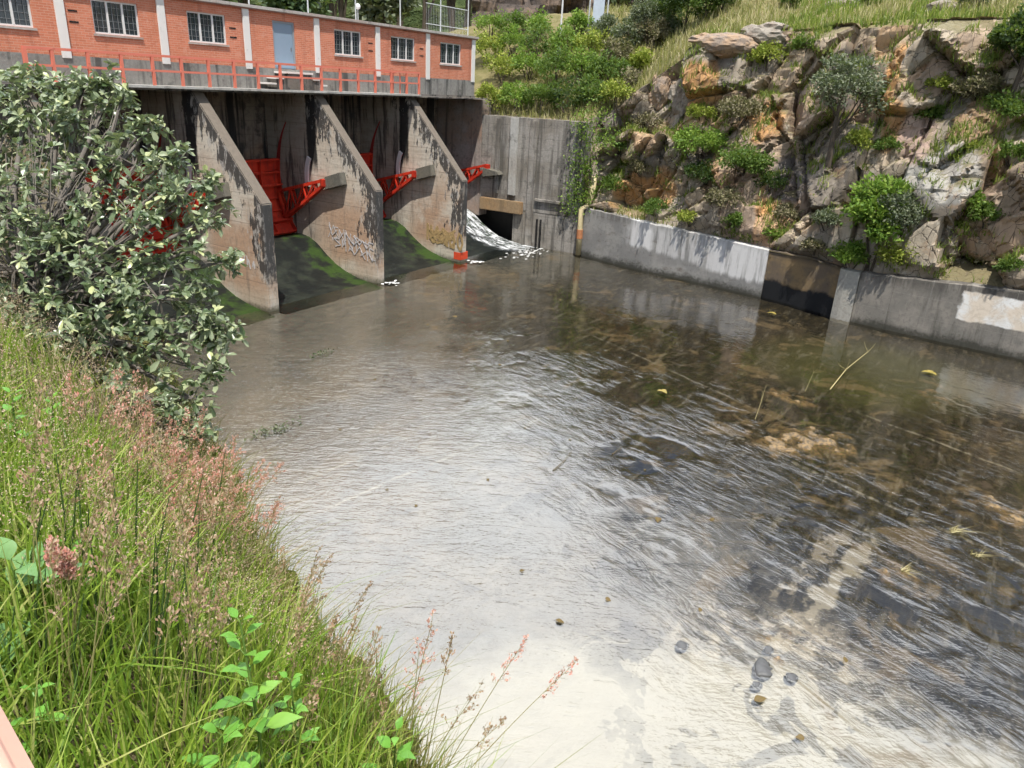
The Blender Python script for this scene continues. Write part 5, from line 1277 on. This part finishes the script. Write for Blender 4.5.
# ================================================================== OAK TREE
M_oakleaf = leafmat('oak_leaves', [(0, (.06, .10, .04)), (.3, (.13, .18, .085)), (.50, (.21, .26, .15)), (.80, (.33, .38, .23)), (1, (.52, .55, .26))], .22, .32, .6, (.20, .22, .17))
M_oakbark = plain('oak_bark', (.17, .15, .13), .9, .5, 18)
OD = 5.6
base = bhit(18, 410); base = base if base is not None else at(18, 410, OD)
oak = empty('oak_tree', base, 'leafy oak tree with grey green leaves overhanging the water on the left bank', 'tree')
lobes = [(40, 118, 6.0, 46), (92, 122, 5.9, 40), (-20, 130, 6, 60), (135, 165, 5.7, 32), (60, 200, 5.5, 62), (132, 215, 5.5, 34), (150, 262, 5.5, 24), (182, 205, 5.6, 26), (193, 250, 5.6, 22), (15, 270, 5.4, 60), (85, 285, 5.3, 50), (10, 340, 5.2, 34), (-30, 365, 5.1, 40), (160, 300, 5.4, 36), (196, 322, 5.5, 20), (-60, 220, 5.8, 80), (-60, 320, 5.6, 70),
         (112, 345, 5.2, 36), (170, 360, 5.3, 24), (192, 398, 5.3, 20), (206, 432, 5.3, 15), (168, 410, 5.2, 16), (60, 330, 5.2, 45), (30, 365, 5.1, 30), (205, 285, 5.6, 12), (120, 395, 5.1, 20), (165, 185, 5.6, 18), (110, 95, 5.9, 14), (60, 92, 5.9, 16), (112, 82, 5.9, 5), (122, 98, 5.8, 6), (150, 128, 5.7, 6), (172, 155, 5.7, 7), (205, 178, 5.6, 7), (214, 215, 5.6, 6), (222, 262, 5.6, 5), (212, 340, 5.5, 7), (224, 328, 5.5, 4), (210, 372, 5.4, 5), (30, 78, 6, 6), (84, 84, 5.9, 6), (180, 440, 5.2, 7)]
rng = np.random.default_rng(5); tw = MB(base); limb = MB(base); rd = random.Random(9)
fork = at(30, 345, 5.6); limb.tube([base - Vector((0, 0, .3)), base.lerp(fork, .5) + Vector((.05, 0, 0)), fork], [.11, .09, .075], 8)
LP = []; LD = []; LS = []
for li, (x, y, d_, rp) in enumerate(lobes):
    c = at(x, y, d_); r = rp * d_ / F; e = c
    m1 = fork.lerp(e, .5) + Vector((rd.uniform(-.12, .12), rd.uniform(-.12, .12), .12)); path = [fork, fork.lerp(m1, .5), m1, m1.lerp(e, .55), e]
    limb.tube(path, [.042, .034, .026, .018, .008], 5)
    ncl = max(8, int(rd.uniform(55, 125) * (r / .5) ** 2)); 
    for k in range(ncl):
        dv = rng.normal(size=3); dv /= np.linalg.norm(dv); q = e + Vector(dv * r * rng.uniform(.3, 1.0) ** .6)
        s_ = path[rd.choice((2, 3, 4, 4))]; mdl = s_.lerp(q, .6) + Vector((0, 0, .03)); tw.tube([s_, mdl, q], [.006, .004, .0018], 3, False)
        for ro in range(rd.randint(2, 4)):
            cc_ = q + Vector((rng.normal(0, .055), rng.normal(0, .055), rng.normal(0, .045))); nl = rd.randint(6, 9); ax = Vector((dv[0], dv[1], dv[2] + .5)).normalized()
            o1 = ax.orthogonal().normalized()
            for j in range(nl):
                dd_ = o1.copy(); dd_.rotate(Matrix.Rotation(6.283 * j / nl + rd.uniform(-.3, .3), 3, ax)); dd_ = dd_ + ax * rd.uniform(-.1, .8)
                LP.append(tuple(cc_ - base)); LD.append(tuple(dd_.normalized())); LS.append(.024 + .074 * rd.random() ** 1.6)
LP = np.array(LP); LD = np.array(LD); LS = np.array(LS)[:, None]; n = len(LP)
nrm = rng.normal(size=(n, 3)) * .45; nrm[:, 2] += 1; b_v = np.cross(nrm, LD); b_v /= np.linalg.norm(b_v, axis=1, keepdims=True); u_v = np.cross(LD, b_v)
dn = np.array([0, 0, -1.0])
LV = np.stack([LP, LP + LD * LS * .35 + b_v * LS * .19 + u_v * LS * .06, LP + LD * LS * .72 + b_v * LS * .24 + u_v * LS * .05 + dn * LS * .06, LP + LD * LS + dn * LS * .14,
               LP + LD * LS * .72 - b_v * LS * .24 + u_v * LS * .05 + dn * LS * .06, LP + LD * LS * .35 - b_v * LS * .19 + u_v * LS * .06, LP + LD * LS * .5 + dn * LS * .02], 1).reshape(-1, 3)
i0 = np.arange(n)[:, None] * 7
LF = np.concatenate([i0 + np.array([0, 6, 2, 1])[None], i0 + np.array([6, 3, 2, 2])[None][:, [0, 1, 2, 2]], i0 + np.array([0, 5, 4, 6])[None]], 0)
quads = np.concatenate([i0 + np.array([[0, 6, 2, 1]]), i0 + np.array([[0, 5, 4, 6]])]); tris = np.concatenate([i0 + np.array([[6, 3, 2]]), i0 + np.array([[6, 4, 3]])])
me = bpy.data.meshes.new('crown'); me.from_pydata(LV.tolist(), [], quads.tolist() + tris.tolist()); me.update()
link('crown', me, M_oakleaf, oak); limb.build('trunk', M_oakbark, oak, smooth=True); tw.build('twigs', M_oakbark, oak, fix=False)
# bare dead branch in the grass below the oak
b = bhit(5, 404); mb = MB(b)
e1, e2 = at(-10, 398, 5.0), at(84, 403, 4.9); mb.tube([e1, e1.lerp(e2, .5) + Vector((0, 0, .03)), e2], [.016, .013, .007], 6)
mb.tube([at(25, 401, 4.95), at(40, 440, 4.9), at(44, 470, 4.9)], [.008, .006, .003], 5); mb.tube([at(30, 401, 4.95), at(60, 415, 4.9)], [.006, .003], 5)
tag(mb.build('dead_branch', plain('dead_wood', (.07, .055, .045), .9, .4, 20), loc=b), 'bare dark dead branch lying across the grass below the oak', 'branch')

# near handrail at the photographer's side
A_ = at(4, 785, .85); dv = ray(-361, 47); dv.z = 0; dv.normalize()
hr = empty('hand_rail', A_, 'pale salmon painted hand rail close to the camera at the lower left', 'hand rail')
M_hr = plain('pale_salmon_paint', (.74, .43, .32), .5, .1, 6)
MB(A_).bar(A_ - dv * 1.5, A_ + dv * .25, .06, .06).build('rail', M_hr, hr, bevel=.02, smooth=True)
pb_ = A_ + dv * .15; MB(A_).bar(pb_ - Vector((0, 0, .032)) , pb_ - Vector((0, 0, 1.05)), .05, .05).build('post', M_hr, hr)

# ================================================================== THINGS ON THE WATER
def wpt(x, y, z=.012): 
    p = on_plane(x, y, 2, 0.0); p.z = z; return p
M_dleaf = leafmat('fallen_leaf', [(0, (.05, .035, .02)), (.5, (.12, .08, .03)), (1, (.22, .16, .05))], .1, .6)
lf0 = None
spots = [(416, 506), (387, 490), (522, 571), (488, 480), (500, 365), (455, 317), (508, 341), (658, 520), (660, 390), (525, 428), (428, 325), (375, 380), (560, 300), (570, 440), (712, 520), (742, 470), (645, 470), (608, 600), (760, 700), (800, 738), (560, 622), (420, 400), (340, 430), (700, 610), (845, 660), (770, 310)]
for i, (x, y) in enumerate(spots):
    p = wpt(x, y)
    if lf0 is None:
        mb = MB(); big_leaf(mb, Vector((-.07, 0, .0)), (1, 0, .25), .16, .1, droop=.3); lf0 = mb.build('floating_leaf', M_dleaf, fix=False); c = lf0
    else: c = lf0.copy(); COL.objects.link(c)
    c.location = p; c.rotation_euler = (rd.uniform(-.3, .3), rd.uniform(-.3, .3), rd.uniform(0, 6.28)); s = rd.uniform(.6, 1.5); c.scale = (s, s, s)
    tag(c, 'small dark dead leaf floating on the shallow water', 'leaf', 'dead leaves floating on the water')
M_yl = leafmat('yellow_leaf', [(0, (.28, .22, .05)), (1, (.36, .28, .08))], .1, .5)
for (x, y, s, lb) in ((773, 313, 1.6, 'yellow clump floating near the brown wall section'), (930, 372, 2.0, 'yellow leaf floating near the rough grey wall'), (664, 391, 1.4, 'yellow leaf floating in the middle of the dark water')):
    mb = MB(); [big_leaf(mb, Vector((-.05, .0, .0)), (math.cos(a), math.sin(a), .3), .15, .1, droop=.3) for a in (0, 2.0, 4.1)]
    o = mb.build('yellow_leaf', M_yl, fix=False); o.location = wpt(x, y); o.scale = (s, s, s); tag(o, lb, 'leaf')
def drift(name, px, r0_, mat, label, side=0, seed=0, lift=.05):
    rdd = random.Random(seed); P = [wpt(x, y, .02 + lift * (k / max(1, len(px) - 1))) for k, (x, y) in enumerate(px)]; mb = MB(P[0]); mb.tube(P, [r0_ * (1 - .6 * k / (len(P) - 1)) for k in range(len(P))], 6)
    for k in range(side):
        s = P[rdd.randrange(1, len(P))]; dv_ = Vector((rdd.uniform(-1, 1), rdd.uniform(-1, 1), rdd.uniform(.1, .9))).normalized(); mb.tube([s, s + dv_ * .18, s + dv_ * .34 + Vector((0, 0, .06))], [r0_ * .4, r0_ * .3, .003], 4)
    return tag(mb.build(name, mat, loc=P[0]), label, 'branch')
M_drift = plain('wet_twig', (.14, .11, .06), .7, .4, 15); M_pale = plain('pale_twig', (.40, .34, .16), .8, .3, 15)
drift('drift_branch', [(830, 390), (845, 374), (866, 360)], .02, M_pale, 'pale forked branch sticking out of the water near the right wall', 5, 1, .3)
drift('drift_twig', [(755, 420), (760, 408), (764, 396)], .007, M_pale, 'thin pale twig sticking up near the ochre mud patch', 3, 2, .35)
drift('drift_twig', [(805, 392), (812, 380)], .006, M_pale, 'small pale twig left of the forked branch', 4, 3, .25)
drift('drift_twig', [(553, 471), (563, 463), (572, 452)], .014, M_drift, 'dark thin stick lying in the middle of the water', 1, 4, .02)
drift('drift_twig', [(612, 455), (622, 448)], .014, M_drift, 'short dark stick right of the thin stick in mid water', 0, 5, .02)
# straw bundle
for (x, y, n_, L_, lb) in ((953, 532, 40, .36, 'bundle of yellow straw floating near the right edge'), (975, 556, 24, .3, 'smaller straw bundle just below the yellow one'), (905, 571, 30, .25, 'ochre straw scrap on the mud patch')):
    p = wpt(x, y); r3 = np.random.default_rng(int(x)); v, f = blades(r3.normal(0, .05, (n_, 3)) * np.array([1, 1, .2]), r3.uniform(.4, 1, n_) * L_ * .4, np.full(n_, .022), r3, 2.6, 3, (.5, -.9, 0))
    o = link('straw_bundle', np_mesh('straw_bundle', v, f), leafmat('yellow_straw', [(0, (.30, .25, .11)), (1, (.48, .42, .22))], .1, .7), None, p); tag(o, lb, 'straw')
# green sprigs floating near the oak
for (x, y, lb) in ((320, 354, 'small green weed clump floating in front of the gates'), (264, 432, 'green sprig floating beside the oak'), (283, 428, 'tiny green sprig right of the one beside the oak')):
    p = wpt(x, y); r3 = np.random.default_rng(int(x)); k = 60; v, f = leaf_quads(r3.normal(0, 1, (k, 3)) * np.array([.28, .10, .03]), r3.uniform(.07, .14, k), None, 1, .5, r3)
    tag(link('floating_sprig', np_mesh('floating_sprig', v, f), LEAF['grey'], None, p), lb, 'weed')
# stones breaking the surface
for (x, y, r_, lb) in ((763, 668, .20, 'larger dark stone in the pale shallows'), (770, 648, .11, 'small stone behind the larger dark stone'), (791, 676, .12, 'small stone right of the larger dark stone'), (683, 643, .13, 'dark stone alone in the bright shallows'), (757, 684, .1, 'small stone in front of the larger dark stone')):
    p = wpt(x, y, -.02); mb = MB(p); mb.sphere(p, r_ * .8, 22, 14, (1.3, .9, .32))
    mb.v = [tuple(Vector(q) * (1 + .55 * mnoise.noise(Vector(q) * 4 + Vector((x, y, 0))) + .3 * mnoise.noise(Vector(q) * 13))) for q in mb.v]
    tag(mb.build('stone', M_dkstone if 'M_dkstone' in globals() else globals().setdefault('M_dkstone', plain('wet_stone', (.10, .10, .10), .4, .5, 8)), smooth=True, loc=p), lb, 'stone')
